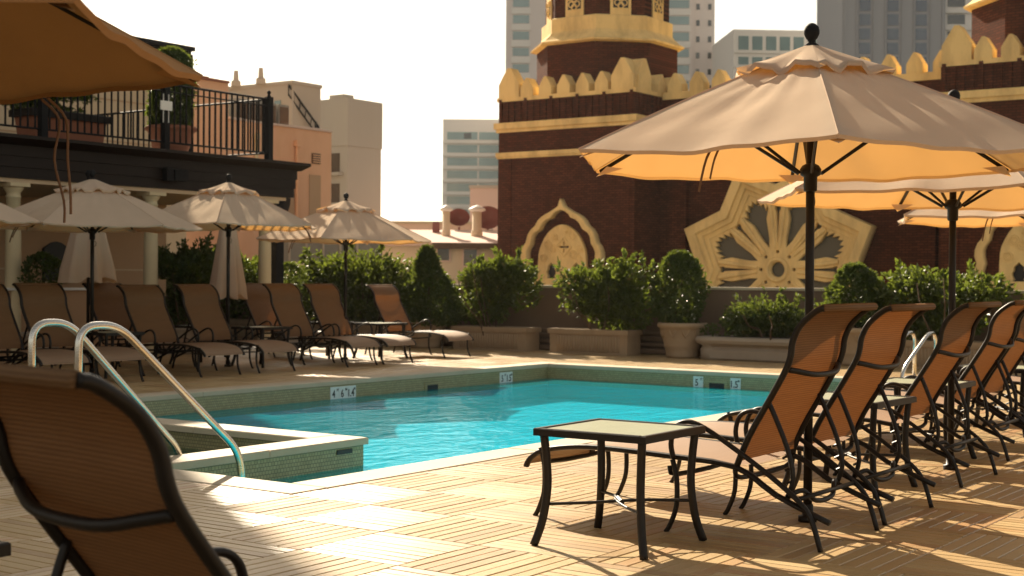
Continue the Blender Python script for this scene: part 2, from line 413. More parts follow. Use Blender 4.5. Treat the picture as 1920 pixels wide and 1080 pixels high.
# ---- pool
lr = MB().box(22.3, 39.6, -12, 46, -3.4, -3.0).build('bounce_roof', 'coping_stone'); tag(lr, kind='structure')   # unseen pale roof, added to bounce light up onto the brick building
pool = struct('swimming_pool')
FL = -.50
m = MB().box(PX0-.05, PX1+.05, PY0-.05, 7.56, FL-.1, FL).box(8.44, PX1+.05, 7.561, PY1+.05, FL-.1, FL).build('pool_floor', 'pool_plaster', pool)
TB = -.30                                                     # foot of the tile band
for n, b in (('pool_wall', (PX0-.12, PX1+.12, PY1, PY1+.12)), ('pool_wall', (PX0-.12, PX1+.12, PY0-.12, PY0)), ('pool_wall', (PX0-.12, PX0, PY0, PY1)), ('pool_wall', (PX1, PX1+.12, PY0, PY1))):
    MB().box(*b, -.8, TB).build(n, 'pool_plaster', pool)
MB().box(PX0-.12, PX1+.12, PY1-.008, PY1+.12, TB, -.05).build('tile_band', 'mosaic_tile_x', pool)
MB().box(PX0-.12, PX1+.12, PY0-.12, PY0+.008, TB, -.05).build('tile_band', 'mosaic_tile_x', pool)
MB().box(PX0-.12, PX0+.008, PY0+.01, PY1-.01, TB, -.05).build('tile_band', 'mosaic_tile_y', pool)
MB().box(PX1-.008, PX1+.12, PY0+.01, PY1-.01, TB, -.05).build('tile_band', 'mosaic_tile_y', pool)
def coping(x0, x1, y0, y1, along, n, parent=pool, z=.006):
    for q in range(n):
        a, b = q/n, (q+1)/n
        if along == 'x': bx = (x0+(x1-x0)*a+.003, x0+(x1-x0)*b-.003, y0, y1)
        else: bx = (x0, x1, y0+(y1-y0)*a+.003, y0+(y1-y0)*b-.003)
        MB().bevel_box(*bx, -.048, z+random.uniform(-.001, .001), .008).build('coping_stone', 'coping_stone', parent)
coping(PX0+.01, PX1+CW, PY0-CW, PY0+.015, 'x', 5)
coping(PX0-CW, PX1+CW, PY1-.015, PY1+CW, 'x', 5)
coping(PX0-CW, PX0+.015, PY0-CW, PY1-.02, 'y', 3)
coping(PX1-.015, PX1+CW, PY0+.02, PY1-.02, 'y', 3)
# raised-lip spa in the corner of the pool, flush with the deck
SX, SY, SW = 8.69, 7.53, .33
m = MB().box(PX0+.01, SX, SY+.03, SY+.26, -.8, -.05); m.build('spa_wall', 'mosaic_tile_x', pool)
m = MB().box(SX-.25, SX-.02, SY+.265, PY1-.01, -.8, -.05); m.build('spa_wall', 'mosaic_tile_y', pool)
MB().box(PX0+.01, SX-.26, SY+.27, PY1-.012, -.72, -.66).build('spa_floor', 'spa_plaster', pool)
coping(PX0+.02, SX+.03, SY, SY+SW, 'x', 2, pool, .006)
coping(SX-SW+.03, SX+.03, SY+SW+.006, PY1-.02, 'y', 3, pool, .006)
MB().box(SX-.32, SX-.14, SY+.022, SY+.031, -.105, -.07).build('overflow_slot', 'ink_black', pool)
wt = MB().grid([[(x, y, WZ) for x in np.linspace(PX0, PX1, 14)] for y in np.linspace(PY0, PY1, 8)]).build('pool_water', 'pool_water_surface'); tag(wt, kind='structure')
ws = MB().grid([[(x, y, WZ+.03) for x in (PX0+.012, SX-.255)] for y in (SY+.265, PY1-.012)]).build('spa_water', 'spa_water_surface'); tag(ws, kind='structure')
def marker(txt, face, org, wdt):
    """a white depth tile with its number and unit"""
    fx = Matrix.Translation(org) @ face
    p = MB(); p.prism([(-wdt/2, 0), (wdt/2, 0), (wdt/2, .155), (-wdt/2, .155)], 0, .012, lambda a, b, d: fx @ Vector((a, b, d)))
    t = p.build('depth_marker', 'tile_white', pool)
    num, unit = txt
    off = fx @ Vector((-wdt*.14, .022, .0135)); lettering('depth_number', num, .135, 'ink_black', t, face, off)
    off = fx @ Vector((wdt*.33, .10, .0135)); lettering('depth_unit', unit, .045, 'ink_black', t, face, off)
zt = WZ-.005
for k, tx in enumerate((('4', 'FT'), ('6', 'IN'), ('1.4', 'M'))): marker(tx, FACE_NY, Vector((13.17+k*.158, PY1-.008, zt)), .154)
for k, tx in enumerate((('5', 'FT'), ('1.5', 'M'))): marker(tx, FACE_NY, Vector((16.77+k*.158, PY1-.008, zt)), .154)
marker(('5', 'FT'), FACE_NX, Vector((PX1-.008, 9.38, zt)), .154)
marker(('1.5', 'M'), FACE_NX, Vector((PX1-.008, 8.80, zt)), .154)
for fx, c in ((FACE_NY, (15.13, PY1-.008)), (FACE_NX, (PX1-.008, 9.09))):
    mt = Matrix.Translation((c[0], c[1], 0)) @ fx
    fr = MB()
    for a0, a1, b0, b1 in ((-.17, -.12, -.26, -.12), (.12, .17, -.26, -.12), (-.12, .12, -.155, -.12)): fr.prism([(a0, b0), (a1, b0), (a1, b1), (a0, b1)], 0, .012, lambda a, b, d: mt @ Vector((a, b, d)))
    s_ = fr.build('skimmer_frame', 'mosaic_tile_x', pool)
    MB().prism([(-.12, -.24), (.12, -.24), (.12, -.155), (-.12, -.155)], 0, .006, lambda a, b, d: mt @ Vector((a, b, d))).build('skimmer_mouth', 'ink_black', s_)

# ---- low perimeter wall behind the planters
wall = thing('parapet_wall', 'long low brown stucco wall with a pale cap behind the planters', 'wall', (21.6, 0, 0))
MB().box(0, .3, 2, 26, -.3, 1.12).build('wall_body', 'taupe_stucco', wall)
MB().bevel_box(-.03, .33, 2, 26, 1.123, 1.17, .008).build('cap', 'coping_stone', wall)
for z0, z1, d in ((.02, .10, .26), (.14, .20, .20), (.24, .30, .14), (.34, .39, .08)):
    MB().bevel_box(-d, -.001, 2, 26, z0, z1, .01).build('ledge', 'taupe_stucco', wall)

# ================================================================== PAVILION AND TERRACE (left)
PY = 18.0
pav = thing('pavilion', 'open pavilion with cream columns, dark fascia and an iron-railed roof terrace', 'pavilion', (0, 0, 0))
for X in (10.29, 12.87, 15.45, 18.02):
    c = MB().lathe([(.15, 0), (.15, .06), (.13, .10), (.118, .16), (.118, .9), (.112, 1.8), (.10, 2.42), (.108, 2.425), (.108, 2.45), (.10, 2.455), (.10, 2.50), (.14, 2.55), (.15, 2.58)], 20, (X, PY)).build('column', 'cream_paint', pav, True)
    MB().box(X-.17, X+.17, PY-.17, PY+.17, 2.583, 2.638).build('capital', 'cream_paint', c)
MB().box(-2, 18.42, PY-.12, 24.9, 2.64, 2.70).build('soffit', 'tan_wall', pav)
for z0, z1, d in ((2.704, 2.86, .16), (2.864, 3.02, .18), (3.024, 3.18, .20)):     # boards of the fascia
    MB().box(-2, 18.42+d, PY-d, PY-.125, z0, z1).build('fascia_board', 'dark_fascia', pav)
    MB().box(18.425, 18.42+d, PY-.124, 24.9, z0, z1).build('fascia_board', 'dark_fascia', pav)
MB().prism([(-.22, 3.184), (-.46, 3.26), (-.46, 3.31), (.2, 3.31), (.2, 3.184)], -2, 18.42+.28, lambda a, b, d: (d, PY+a, b)).build('cornice', 'dark_fascia', pav)
MB().prism([(.22, 3.186), (.46, 3.262), (.46, 3.312), (-.2, 3.312), (-.2, 3.186)], PY-.24, 24.9, lambda a, b, d: (18.42+a, d, b)).build('cornice', 'dark_fascia', pav)
MB().box(-2, 18.40, PY+.22, 24.9, 3.20, 3.315).build('terrace_floor', 'grey_wall', pav)
MB().box(18.22, 18.40, PY-.09, PY+.09, 0, 2.638).build('corner_post', 'black_iron', pav)
br = smooth_path([(18.50, 2.70), (18.46, 2.50), (18.41, 2.36)], 4)
MB().prism([(18.41, 2.70), (18.60, 2.70), (18.585, 2.58), (18.53, 2.45), (18.41, 2.33)], PY-.06, PY+.06, lambda a, b, d: (a, d, b)).build('bracket', 'dark_fascia', pav)
MB().box(-2, 18.4, 21.0, 21.2, 0, 2.638).build('back_wall', 'peach_stucco', pav)
for zz in (1.38, 2.2): MB().box(-2, 18.38, 20.985, 20.998, zz, zz+.03).build('string_course', 'tan_wall', pav)
lw = MB().box(6, 15.3, PY-.08, PY+.08, 0, 1.06).build('low_wall', 'peach_stucco', pav)
MB().bevel_box(6, 15.3, PY-.12, PY+.12, 1.063, 1.10, .006).build('cap', 'white_paint', lw)
# railing on the terrace edge
rail = MB().tube([(-2, PY-.02, 4.42), (18.08, PY-.02, 4.42)], .02, 6).build('front_railing', 'black_iron', pav)
MB().tube([(-2, PY-.02, 3.47), (18.08, PY-.02, 3.47)], .016, 6).build('lower_rail', 'black_iron', rail)
MB().tube([(-2, PY-.02, 4.30), (18.08, PY-.02, 4.30)], .012, 6).build('upper_rail', 'black_iron', rail)
bal = MB().box(-.011, .011, -.011, .011, 3.47, 4.42).mesh('baluster', 'black_iron')
x = 17.96
while x > 11.2: link('baluster', bal, rail, (x, PY-.02, 0)); x -= .128
rail2 = MB().tube([(18.08, PY, 4.42), (18.08, 24.8, 4.42)], .02, 6).build('side_railing', 'black_iron', pav)
MB().tube([(18.08, PY, 3.47), (18.08, 24.8, 3.47)], .016, 6).build('lower_rail', 'black_iron', rail2)
y = PY+.13
while y < 24.7: link('baluster', bal, rail2, (18.08, y, 0)); y += .15
for X in (18.08, 15.72, 13.36, 11.0):
    p = MB().box(X-.055, X+.055, PY-.075, PY+.035, 3.33, 4.46).box(X-.09, X+.09, PY-.11, PY+.07, 3.316, 3.345).build('railing_post', 'black_iron', pav)
    MB().lathe([(.03, 4.46), (.035, 4.48), (.018, 4.50), (.035, 4.525), (.036, 4.55), (.012, 4.575)], 10, (X, PY-.02)).build('finial', 'black_iron', p, True)
sp = thing('wall_speaker', 'small black box speaker under the dark fascia', 'speaker', (15.66, PY-.22, 2.83))
MB().bevel_box(-.02, .26, -.14, 0, 0, .19, .02).build('cabinet', 'black_iron', sp)
MB().bevel_box(-.17, -.03, -.12, 0, -.01, .21, .02).build('side_horn', 'black_iron', sp)
np_ = thing('notice_plate', 'small white notice plate on the terrace railing post', 'sign', (15.66, PY-.10, 3.98))
MB().box(-.12, .12, -.02, 0, 0, .15).build('plate', 'white_paint', np_)
for s in (-.055, .055): MB().box(s-.005, s+.005, -.012, 0, -.20, .26).build('stake', 'white_paint', np_)
mb = thing('menu_board', 'black menu board with an arched top on the pavilion wall', 'board', (15.86, 20.98, 1.2))
MB().prism([(-.27, 0), (.27, 0), (.27, .55), (.2, .60), (.1, .66), (0, .68), (-.1, .66), (-.2, .60), (-.27, .55)], 0, .05, lambda a, b, d: (a, -d, b)).build('slate', 'ink_black', mb)
MB().box(-.31, .31, -.06, -.001, -.05, -.003).build('ledge', 'tan_wall', mb)

# ---- hotel behind the terrace, with an unseen tower added to shade the left of the deck
hotel = thing('hotel_wing', 'tan hotel wing with a black cornice behind the roof terrace', 'building', (0, 0, 0))
MB().box(-6, 22.5, 25.0, 26, -14, 6.38).build('wall', 'tan_wall', hotel)
MB().box(-6, 22.56, 24.93, 25.99, 6.383, 6.46).build('cornice', 'black_iron', hotel)
MB().box(-6, 22.62, 24.86, 25.98, 6.462, 6.56).build('cornice', 'black_iron', hotel)
MB().tube([(22.56, 24.94, 3.2), (22.56, 24.94, 6.38)], .05, 8).build('downpipe', 'black_iron', hotel)
for z in (4.2, 5.1): MB().box(-6, 22.48, 24.985, 24.999, z, z+.025).build('string_course', 'peach_stucco', hotel)
MB().box(-6, 18.8, 26.05, 40, -14, 22).build('tower', 'tan_wall', hotel)
MB().box(18.803, 20.7, 26.06, 33, 8.9, 12.2).build('upper_block', 'tan_wall', hotel)  # out-of-view block, added to shade the umbrella by the menu board
ev = MB().prism([(0, 0), (3.1, .62), (3.1, .75), (0, .35)], 26.2, 30, lambda a, b, d: (18.81+a*.7, d, 7.25+b)).build('eave', 'dark_fascia', hotel)
for q in range(7): MB().box(18.85+q*.3, 18.93+q*.3, 26.1, 30, 7.20+q*.084, 7.24+q*.084).build('rafter', 'black_iron', ev)

# ================================================================== BRICK BUILDING
FX, CX = 40.0, 41.7
bb = thing('brick_building', 'dark brick Moorish building with gold stone battlements, turrets and star window', 'building', (0, 0, 0))
YC = 18.3
ZT = 7.36
def merlon(x, y, s, face, parent, big=False):
    """gabled battlement block, outline across the wall, extruded through it"""
    w, h = (.25, .62) if not big else (.42, 1.0)
    w *= s; h *= s
    ol = [(-w, 0), (w, 0), (w, h*.44), (w*.62, h*.70), (w*.16, h), (-w*.16, h), (-w*.62, h*.70), (-w, h*.44)]
    fn = (lambda a, b, d: (x+d, y-a, ZT+.14+b)) if face == 'x' else (lambda a, b, d: (x+a, y+d, ZT+.14+b))
    MB().prism(ol, -.06, .40, fn).build('merlon', 'carved_limestone', parent)
def block(y_hi, y_lo, main):
    """one corner block with its own faces, bands, battlements and octagonal turret"""
    b = MB().box(FX, 46, y_lo, y_hi, -14, ZT).build('brick_block', 'dark_brick_y', bb)
    MB().box(FX+.01, 45.9, y_lo-.006, y_lo-.001, -14, ZT).build('side_face', 'dark_brick_x', b)
    for z0, z1, d in ((5.40, 5.46, .05), (5.463, 5.61, .08), (6.30, 6.42, .07), (6.423, 6.63, .13)):
        MB().box(FX-d, 46, y_lo-d, y_hi+d, z0, z1).build('stone_band', 'carved_limestone', b)
    MB().box(FX-.05, 45.9, y_lo-.05, y_hi+.05, ZT+.003, ZT+.14).build('parapet_coping', 'carved_limestone', b)
    n = 20
    for q in range(n+1):
        y = y_lo+.1+(y_hi-y_lo-.2)*q/n; MB().box(FX-.06, FX-.001, y-.06, y+.06, 6.635, ZT-.02+.10*(q % 4 == 0)).build('brick_rib', 'dark_brick_y', b)
    for q in range(9):
        x = FX+.25+q*.3; MB().box(x-.06, x+.06, y_lo-.07, y_lo-.008, 6.635, ZT-.02).build('brick_rib', 'dark_brick_x', b)
    ys = [y_hi-.45] + [y_hi-.45-(y_hi-y_lo-.95)*k/6 for k in range(1, 6)] + [y_lo+.45]
    for k, y in enumerate(ys): merlon(FX, y, 1, 'x', b, k in (0, 6))
    merlon(FX+.55, y_lo, 1, 'y', b, True)
    for x in (41.7, 42.5, 43.3): merlon(x, y_lo, 1, 'y', b)
    # pilaster edges on the front
    for y in (y_hi-.30, y_lo+.45): MB().box(FX-.04, FX-.001, y-.30 if y < (y_hi+y_lo)/2 else y-.25, y+.15 if y < (y_hi+y_lo)/2 else y+.29, -14, 5.395).build('pilaster', 'dark_brick_y', b)
    # turret
    tc = (42.9, (y_hi+y_lo)/2+.15); A = R(22.5)
    def octa(prof, name, mat, parent=b):
        mm = MB(); k = len(prof)
        for r, z in prof:
            for j in range(8): mm.v.append((tc[0]+r*math.cos(A+j*R(45)), tc[1]+r*math.sin(A+j*R(45)), z))
        for i in range(k-1):
            for j in range(8): mm.f.append((i*8+j, i*8+(j+1) % 8, (i+1)*8+(j+1) % 8, (i+1)*8+j))
        mm.f.append(tuple(range(8))[::-1]); mm.f.append(tuple((k-1)*8+j for j in range(8)))
        return mm.build(name, mat, parent)
    octa([(2.5, 6.5), (2.5, 9.35)], 'turret_shaft', 'dark_brick_y')
    octa([(2.52, 9.26), (2.72, 9.30), (2.74, 9.36), (2.60, 9.44), (2.40, 9.62), (2.33, 9.72), (2.33, 10.18), (2.25, 10.22)], 'turret_cornice', 'carved_limestone')
    up = octa([(2.2, 10.2), (2.2, 15)], 'turret_lantern', 'dark_brick_y')
    ap = 2.2*math.cos(A)
    for j in range(8):
        th = A+R(22.5)+j*R(45)
        if math.cos(th-R(211)) < -.2: continue
        ux, uy = -math.sin(th), math.cos(th)
        for c in (-.02,):
            fnn = lambda a, bb_, d: (tc[0]+math.cos(th)*(ap+d)+ux*(a+c), tc[1]+math.sin(th)*(ap+d)+uy*(a+c), bb_)
            p = MB().prism([(-.36, 10.2), (.36, 10.2), (.36, 12.6), (-.36, 12.6)], -.02, .05, fnn).build('lantern_panel', 'carved_limestone', up)
            MB().prism([(-.26, 10.45), (.26, 10.45), (.26, 10.95), (-.26, 10.95)], .05, .054, fnn).build('lantern_opening', 'ink_black', up)
            for qa, qb in ((-.12, 10.62), (.12, 10.62), (0, 10.80), (0, 10.52), (-.2, 10.86), (.2, 10.86)):
                rg = [(qa+.10*math.cos(t), qb+.10*math.sin(t)) for t in np.linspace(0, 2*math.pi, 10)]
                MB().tube([fnn(a, z, .07) for a, z in rg], .024, 5).build('tracery_ring', 'carved_limestone', up)
    return b
BL = block(28.72, 23.3, True)
BR = block(13.3, 7.88, False)
# recessed centre
cen = MB().box(CX, 46, 13.31, 23.29, -14, ZT-.1).build('brick_centre', 'dark_brick_y', bb)
for z0, z1, d in ((5.40, 5.61, .06), (6.32, 6.60, .10)): MB().box(CX-d, CX-.001, 13.4, 23.2, z0, z1).build('stone_band', 'carved_limestone', cen)
MB().box(CX-.05, 45.8, 13.4, 23.2, ZT-.097, ZT+.14).build('parapet_coping', 'carved_limestone', cen)
for k in range(12): merlon(CX, 22.75-k*.81, 1, 'x', cen)
for y in (22.5, 14.2): MB().box(CX-.25, CX-.001, y-.3, y+.3, -14, 5.395).build('buttress', 'dark_brick_y', cen)
# star window
RC = Vector((CX, 18.93, 1.62)); RT = 3.42
def star(r, ratio=.775): return [((r if k % 2 == 0 else r*ratio)*math.cos(R(22.5+22.5*k)), (r if k % 2 == 0 else r*ratio)*math.sin(R(22.5+22.5*k))) for k in range(16)]
win = plate('star_window', star(RT*.90), [], .06, 'grey_glass_dark', bb, FACE_NX, RC+Vector((-.04, 0, 0)))
win['label'] = 'eight-pointed star window of gold stone tracery'
for ro, ri, dep in ((1.0, .885, .44), (.888, .82, .32), (.823, .755, .22)):
    plate('star_frame', star(RT*ro), [star(RT*ri)], dep, 'carved_limestone', win, FACE_NX, RC+Vector((-dep/2-.07, 0, 0)), .015)
holes = []
def pol(r, a): return (r*math.cos(a), r*math.sin(a))
for k in range(8):
    c = R(22.5+45*k)                                       # big petal with a scalloped head
    lp = [pol(RT*.20, c), pol(RT*.30, c-R(7.5)), pol(RT*.48, c-R(9.5))]
    for q in range(7):
        t = -1+q/3; rr = RT*(.60+.09*math.cos(t*1.5)); aa = c+R(12.0)*t
        lp += [pol(rr-.09, aa-R(1.6)), pol(rr+.05, aa), pol(rr-.09, aa+R(1.6))]
    lp += [pol(RT*.48, c+R(9.5)), pol(RT*.30, c+R(7.5))]
    holes.append(lp)
    c = R(45*k)                                            # slit with a round end
    lp = [pol(RT*.245, c-R(1.5)), pol(RT*.53, c-R(2.3))] + [(RT*.565*math.cos(c)+.125*math.cos(c+t), RT*.565*math.sin(c)+.125*math.sin(c+t)) for t in np.linspace(-2.4, 2.4, 9)] + [pol(RT*.53, c+R(2.3)), pol(RT*.245, c+R(1.5))]
    holes.append(lp)
    holes.append([(RT*.165*math.cos(c)+.075*math.cos(t), RT*.165*math.sin(c)+.075*math.sin(t)) for t in np.linspace(0, 6.28, 10)[:-1]])
holes.append([pol(.26, t) for t in np.linspace(0, 6.283, 21)[:-1]])
plate('tracery', star(RT*.78), holes, .16, 'carved_limestone', win, FACE_NX, RC+Vector((-.15, 0, 0)), .02)
for k in range(8):
    for s in (-1, 1):
        a0 = R(45*k)+s*R(6.2); a1 = R(45*k)+s*R(6.9)
        pa = pol(RT*.2, a0); pb = pol(RT*.60, a1)
        MB().tube([(RC.x-.25, RC.y-pa[0], RC.z+pa[1]), (RC.x-.25, RC.y-pb[0], RC.z+pb[1])], [.055, .085], 6).build('tracery_rib', 'carved_limestone', win)
MB().tube([(RC.x-.26, RC.y-.34*math.cos(t), RC.z+.34*math.sin(t)) for t in np.linspace(0, 6.2832, 25)], .075, 6).build('hub_ring', 'carved_limestone', win)
# cusped arch windows on the two blocks
def arch(yc, name):
    zf = lambda y: (945-y)*.0034+1.12
    outer = [(510, 125), (490, 190), (455, 215), (400, 250), (370, 265), (330, 290), (295, 325), (265, 380), (225, 415), (195, 465), (175, 545), (145, 585), (127, 640), (125, 690), (140, 745), (122, 820), (122, 1100)]
    inner = [(515, 215), (470, 232), (435, 260), (415, 295), (370, 312), (335, 345), (300, 410), (255, 440), (228, 480), (215, 555), (188, 600), (175, 640), (176, 690), (187, 745), (172, 810), (172, 1100)]
    O = [((x-515)*.00408, zf(y)) for x, y in outer]; I = [((x-515)*.00408, zf(y)) for x, y in inner]
    loop = O[::-1] + [(-a, b) for a, b in O[1:]] + [(-a, b) for a, b in I[::-1]] + I[1:]
    org = Vector((FX, yc, 0))
    a_ = plate('cusped_arch', loop, [], .26, 'carved_limestone', bb, FACE_NX, org+Vector((-.13, 0, 0)), .02)
    half = [(530, 365), (495, 372), (460, 390), (425, 415), (390, 450), (358, 500), (330, 560), (312, 610), (303, 660), (298, 760), (296, 1100)]
    P = [((x-530)*.00408, zf(y)) for x, y in half]
    lp = P[::-1] + [(-a, b) for a, b in P[1:]]
    hol = []
    qc = (.08, zf(585)); hol.append([(qc[0]+(.13+.085*math.cos(4*t))*math.cos(t), qc[1]+(.13+.085*math.cos(4*t))*math.sin(t)) for t in np.linspace(0, 6.2832, 33)[:-1]])
    for s in (-.42, .58):
        pts = [(.19, .7), (.19, 1.30), (.14, 1.36), (.19, 1.44), (.20, 1.54), (.15, 1.60), (.15, 1.70), (.08, 1.76), (0, 1.84)]
        hol.append([(s+a, b) for a, b in pts] + [(s-a, b) for a, b in pts[:-1][::-1]])
    pan = plate('arch_panel', lp, hol, .14, 'carved_limestone', a_, FACE_NX, org+Vector((-.09, 0, 0)), .01)
    plate('arch_opening', [(a*.93, b-.06) for a, b in lp], [], .01, 'ink_black', a_, FACE_NX, org+Vector((-.012, 0, 0)))
    rnd = random.Random(3)
    for (ca, cb) in [(-.55, zf(560)), (-.25, zf(480)), (.42, zf(470)), (.12, zf(420)), (-.72, zf(690)), (.75, zf(590)), (.70, zf(690)), (-.35, zf(600)), (.45, zf(660))]:   # carved scrolls
        for q in range(2):
            rr = .13-.06*q; pts = [(org.x-.18, org.y-(ca+rr*math.cos(t)), cb+rr*math.sin(t)) for t in np.linspace(rnd.random()*6, rnd.random()*6+5.2, 12)]
            MB().tube(pts, .022, 5).build('carved_scroll', 'carved_limestone', a_)
    for s in (-1, 1): MB().tube([(org.x-.182, org.y-a, b+.0) for a, b in [(.08+s*.30, zf(585)), (.08, zf(585)+.32)]] , .03, 5).build('carved_lozenge', 'carved_limestone', a_)
    for s in (-1, 1): MB().tube([(org.x-.182, org.y-a, b+.0) for a, b in [(.08+s*.30, zf(585)), (.08, zf(585)-.32)]] , .03, 5).build('carved_lozenge', 'carved_limestone', a_)
    MB().box(FX-.30, FX-.262, yc-1.42, yc+1.42, .7, 1.30).build('arch_sill', 'carved_limestone', a_)
arch(25.98, 'a'); arch(10.62, 'b')

# ================================================================== CITY BEHIND
def camat(l, d, z=0): v = R0*l + F0*d; return (v.x, v.y, z)       # a point l metres right of and d metres ahead of the viewpoint
def slab(name, label, cat, corner, ang, wdt, dep, h, mat, z0=-14):
    """upright block: local x along its front to the right, y going back"""
    t = thing(name, label, cat, (corner[0], corner[1], 0), ang)
    MB().box(0, wdt, 0, dep, z0, h).build('wall', mat, t); return t
VIEW = YAW-R(90)                                                    # front square to the view
def panes(t, xs, zs, wd, ht, mat, y=-.03, dep=.05, name='window', face='front', wdt=0):
    if face == 'front': me = MB().box(0, wd, y, y+dep-.001+.0, 0, ht).mesh(name, mat)
    else: me = MB().box(wdt+.001, wdt+.03, 0, wd, 0, ht).mesh(name, mat)
    for z in zs:
        for x in xs: link(name, me, t, (x, 0, z) if face == 'front' else (0, x, z))
def bands(t, zs, wdt, ht, mat, d=.12, name='spandrel', dep=0, x0=0):
    for z in zs: MB().box(x0-.01, wdt+.01, -d, -.001, z, z+ht).build(name, mat, t)

# peach wall with a stepped parapet
pb = thing('peach_building', 'weathered peach stucco building with a stepped parapet and drainpipe', 'building', (0, 0, 0))
MB().box(25.0, 28.55, 30, 36, -14, 6.78).build('wall', 'old_peach_wall', pb)
MB().box(28.56, 32.9, 30.01, 36, -14, 5.76).build('wall', 'old_peach_wall', pb)
for q in range(9): MB().bevel_box(25.0+q*.395, 25.38+q*.395, 29.93, 30.4, 6.783, 6.87+random.uniform(-.02, .03), .02).build('coping_tile', 'terracotta', pb)
for q in range(9): MB().bevel_box(28.57+q*.48, 29.04+q*.48, 29.95, 30.4, 5.763, 5.83+random.uniform(-.01, .02), .015).build('coping_stone', 'pink_wall', pb)
MB().tube([(31.3, 29.93, 0), (31.3, 29.93, 5.2)], .055, 8).box(31.2, 31.4, 29.83, 30.0, 5.2, 5.38).build('drainpipe', 'old_peach_wall', pb)
MB().tube([(29.6, 29.93, 4.2), (29.6, 29.93, 5.3)], .05, 8).box(29.52, 29.68, 29.85, 30.0, 5.3, 5.45).build('drainpipe', 'cream_paint', pb)
v = MB().box(32.0, 32.36, 29.96, 29.999, 4.75, 5.06).build('vent_grille', 'bark', pb)
for q in range(4): MB().box(32.01, 32.35, 29.93, 29.958, 4.78+q*.07, 4.81+q*.07).build('slat', 'old_peach_wall', v)
for a in (30.75, 31.9): MB().box(a, a+.5, 29.985, 29.999, 2.2, 4.4).build('render_patch', 'peach_stucco', pb)
# rooftop plant standing on the peach building
for k, (x, wd) in enumerate(((28.9, .42), (29.4, .30), (30.0, .5), (30.55, .28), (30.95, .42), (31.45, .24), (31.8, .45))):
    t = thing('air_conditioner', 'dark louvred cooling unit in a row on the peach parapet roof', 'cooling unit', (x, 31.2, 5.76), 0, 'cooling units on the peach roof')
    MB().bevel_box(0, wd, 0, .6, 0, .86, .02).build('casing', 'grey_wall', t)
    MB().box(.04, wd-.04, -.02, -.001, .1, .78).build('louvre', 'bark', t)
# grey-tan block with chimneys and a fire stair
gb = thing('chimney_building', 'grey tan rooftop building with two tapered chimneys and an iron stair', 'building', (43.7, 42.1, 0))
MB().box(0, 1.75, 0, 8, -14, 9.4).build('wall', 'grey_tan_wall', gb)
MB().box(-.05, 1.8, -.05, 8.05, 9.403, 9.55).build('parapet', 'grey_tan_wall', gb)
for yy in (3.25, 1.75): MB().lathe([(.30, 9.5), (.28, 9.72), (.17, 9.77), (.13, 10.2)], 4, (-.1, yy)).build('chimney', 'grey_tan_wall', gb)
for yy in (1.35, .65): MB().box(-.05, -.001, yy, yy+.35, 8.2, 8.75).build('window', 'tower_glass', gb)
st = MB().tube([(-.12, .1, 9.35), (1.3, -.3, 7.7), (1.3, -.3, 7.3)], .05, 5).build('fire_stair', 'black_iron', gb)
MB().tube([(-.12, .1, 8.95), (1.15, -.3, 7.4)], .04, 5).build('stair_rail', 'black_iron', st)
for q in range(6): f = q/5; MB().tube([(-.12+1.35*f, .1-.4*f, 9.3-1.55*f), (-.12+1.25*f, .1-.4*f, 8.92-1.5*f)], .03, 4).build('stair_bar', 'black_iron', st)
MB().tube([(1.1, -.32, 7.9), (1.1, -.32, 6.6)], .05, 5).build('stair_post', 'black_iron', st)
# taller corner block
cb = thing('corner_building', 'plain grey tan corner building with shallow balconies on its side', 'building', (52.59, 46.91, 0))
MB().box(0, 2.55, 0, 9, -14, 7.75).build('wall', 'grey_tan_wall', cb)
MB().box(-.04, 2.59, -.04, 9.04, 7.753, 10.1).build('upper_block', 'grey_tan_wall', cb)
MB().box(.3, 1.0, .5, 1.5, 10.103, 10.35).build('roof_hatch', 'grey_tan_wall', cb)
for z in (1.8, 3.3, 4.8, 6.3):
    s_ = MB().box(-.35, -.002, .25, 2.4, z, z+.14).build('balcony', 'grey_tan_wall', cb)
    MB().box(-.03, -.002, .5, 2.2, z+.145, z+1.1).build('balcony_door', 'bark', s_)
# grey corrugated wall and pale sheds beyond the hedge
gw = slab('grey_shed', 'grey panelled wall beyond the hedge', 'building', camat(-9.7, 42), VIEW, 5.5, 4, 2.55, 'grey_wall')
for q in range(11): MB().box(.1+q*.5, .16+q*.5, -.04, -.002, -14, 2.5).build('seam', 'grey_tan_wall', gw)
sh = slab('low_shed', 'low pale shed with a flat roof beyond the hedge', 'building', camat(-7.2, 38), VIEW, 3.2, 3, 1.55, 'cream_wall')
MB().box(-.1, 3.3, -.2, 3, 1.553, 1.68).build('roof', 'grey_tan_wall', sh)
# cream house with a low roof, windows, drainpipe
ch = slab('cream_house', 'cream rendered house with a shallow pinkish roof and small windows', 'building', camat(-5.1, 50), VIEW, 5.4, 5, 2.38, 'cream_wall')
MB().prism([(-.25, 2.40), (0, 2.385), (4, 3.0), (4, 3.1), (-.25, 2.52)], -.05, 5.5, lambda a, b, d: (d, a, b)).build('roof', 'pink_wall', ch)
MB().box(2.3, 5.45, -.3, -.255, 2.30, 2.50).build('gutter', 'bark', ch)
for x, wd, z, h in ((2.48, .40, 1.9, .42), (3.40, .46, 1.72, .56)):
    f = MB().box(x-.06, x+wd+.06, -.06, -.001, z-.06, z+h+.06).build('window', 'pink_wall', ch)
    MB().box(x, x+wd, -.075, -.061, z, z+h).build('pane', 'dark_glass', f)
MB().tube([(2.12, -.09, -2), (2.12, -.09, 2.35)], .045, 6).build('drainpipe', 'bark', ch)
pk = slab('pink_block', 'pale pink plain block rising behind the cream house', 'building', camat(-2.1, 70), VIEW, 3, 6, 5.7, 'pink_wall')
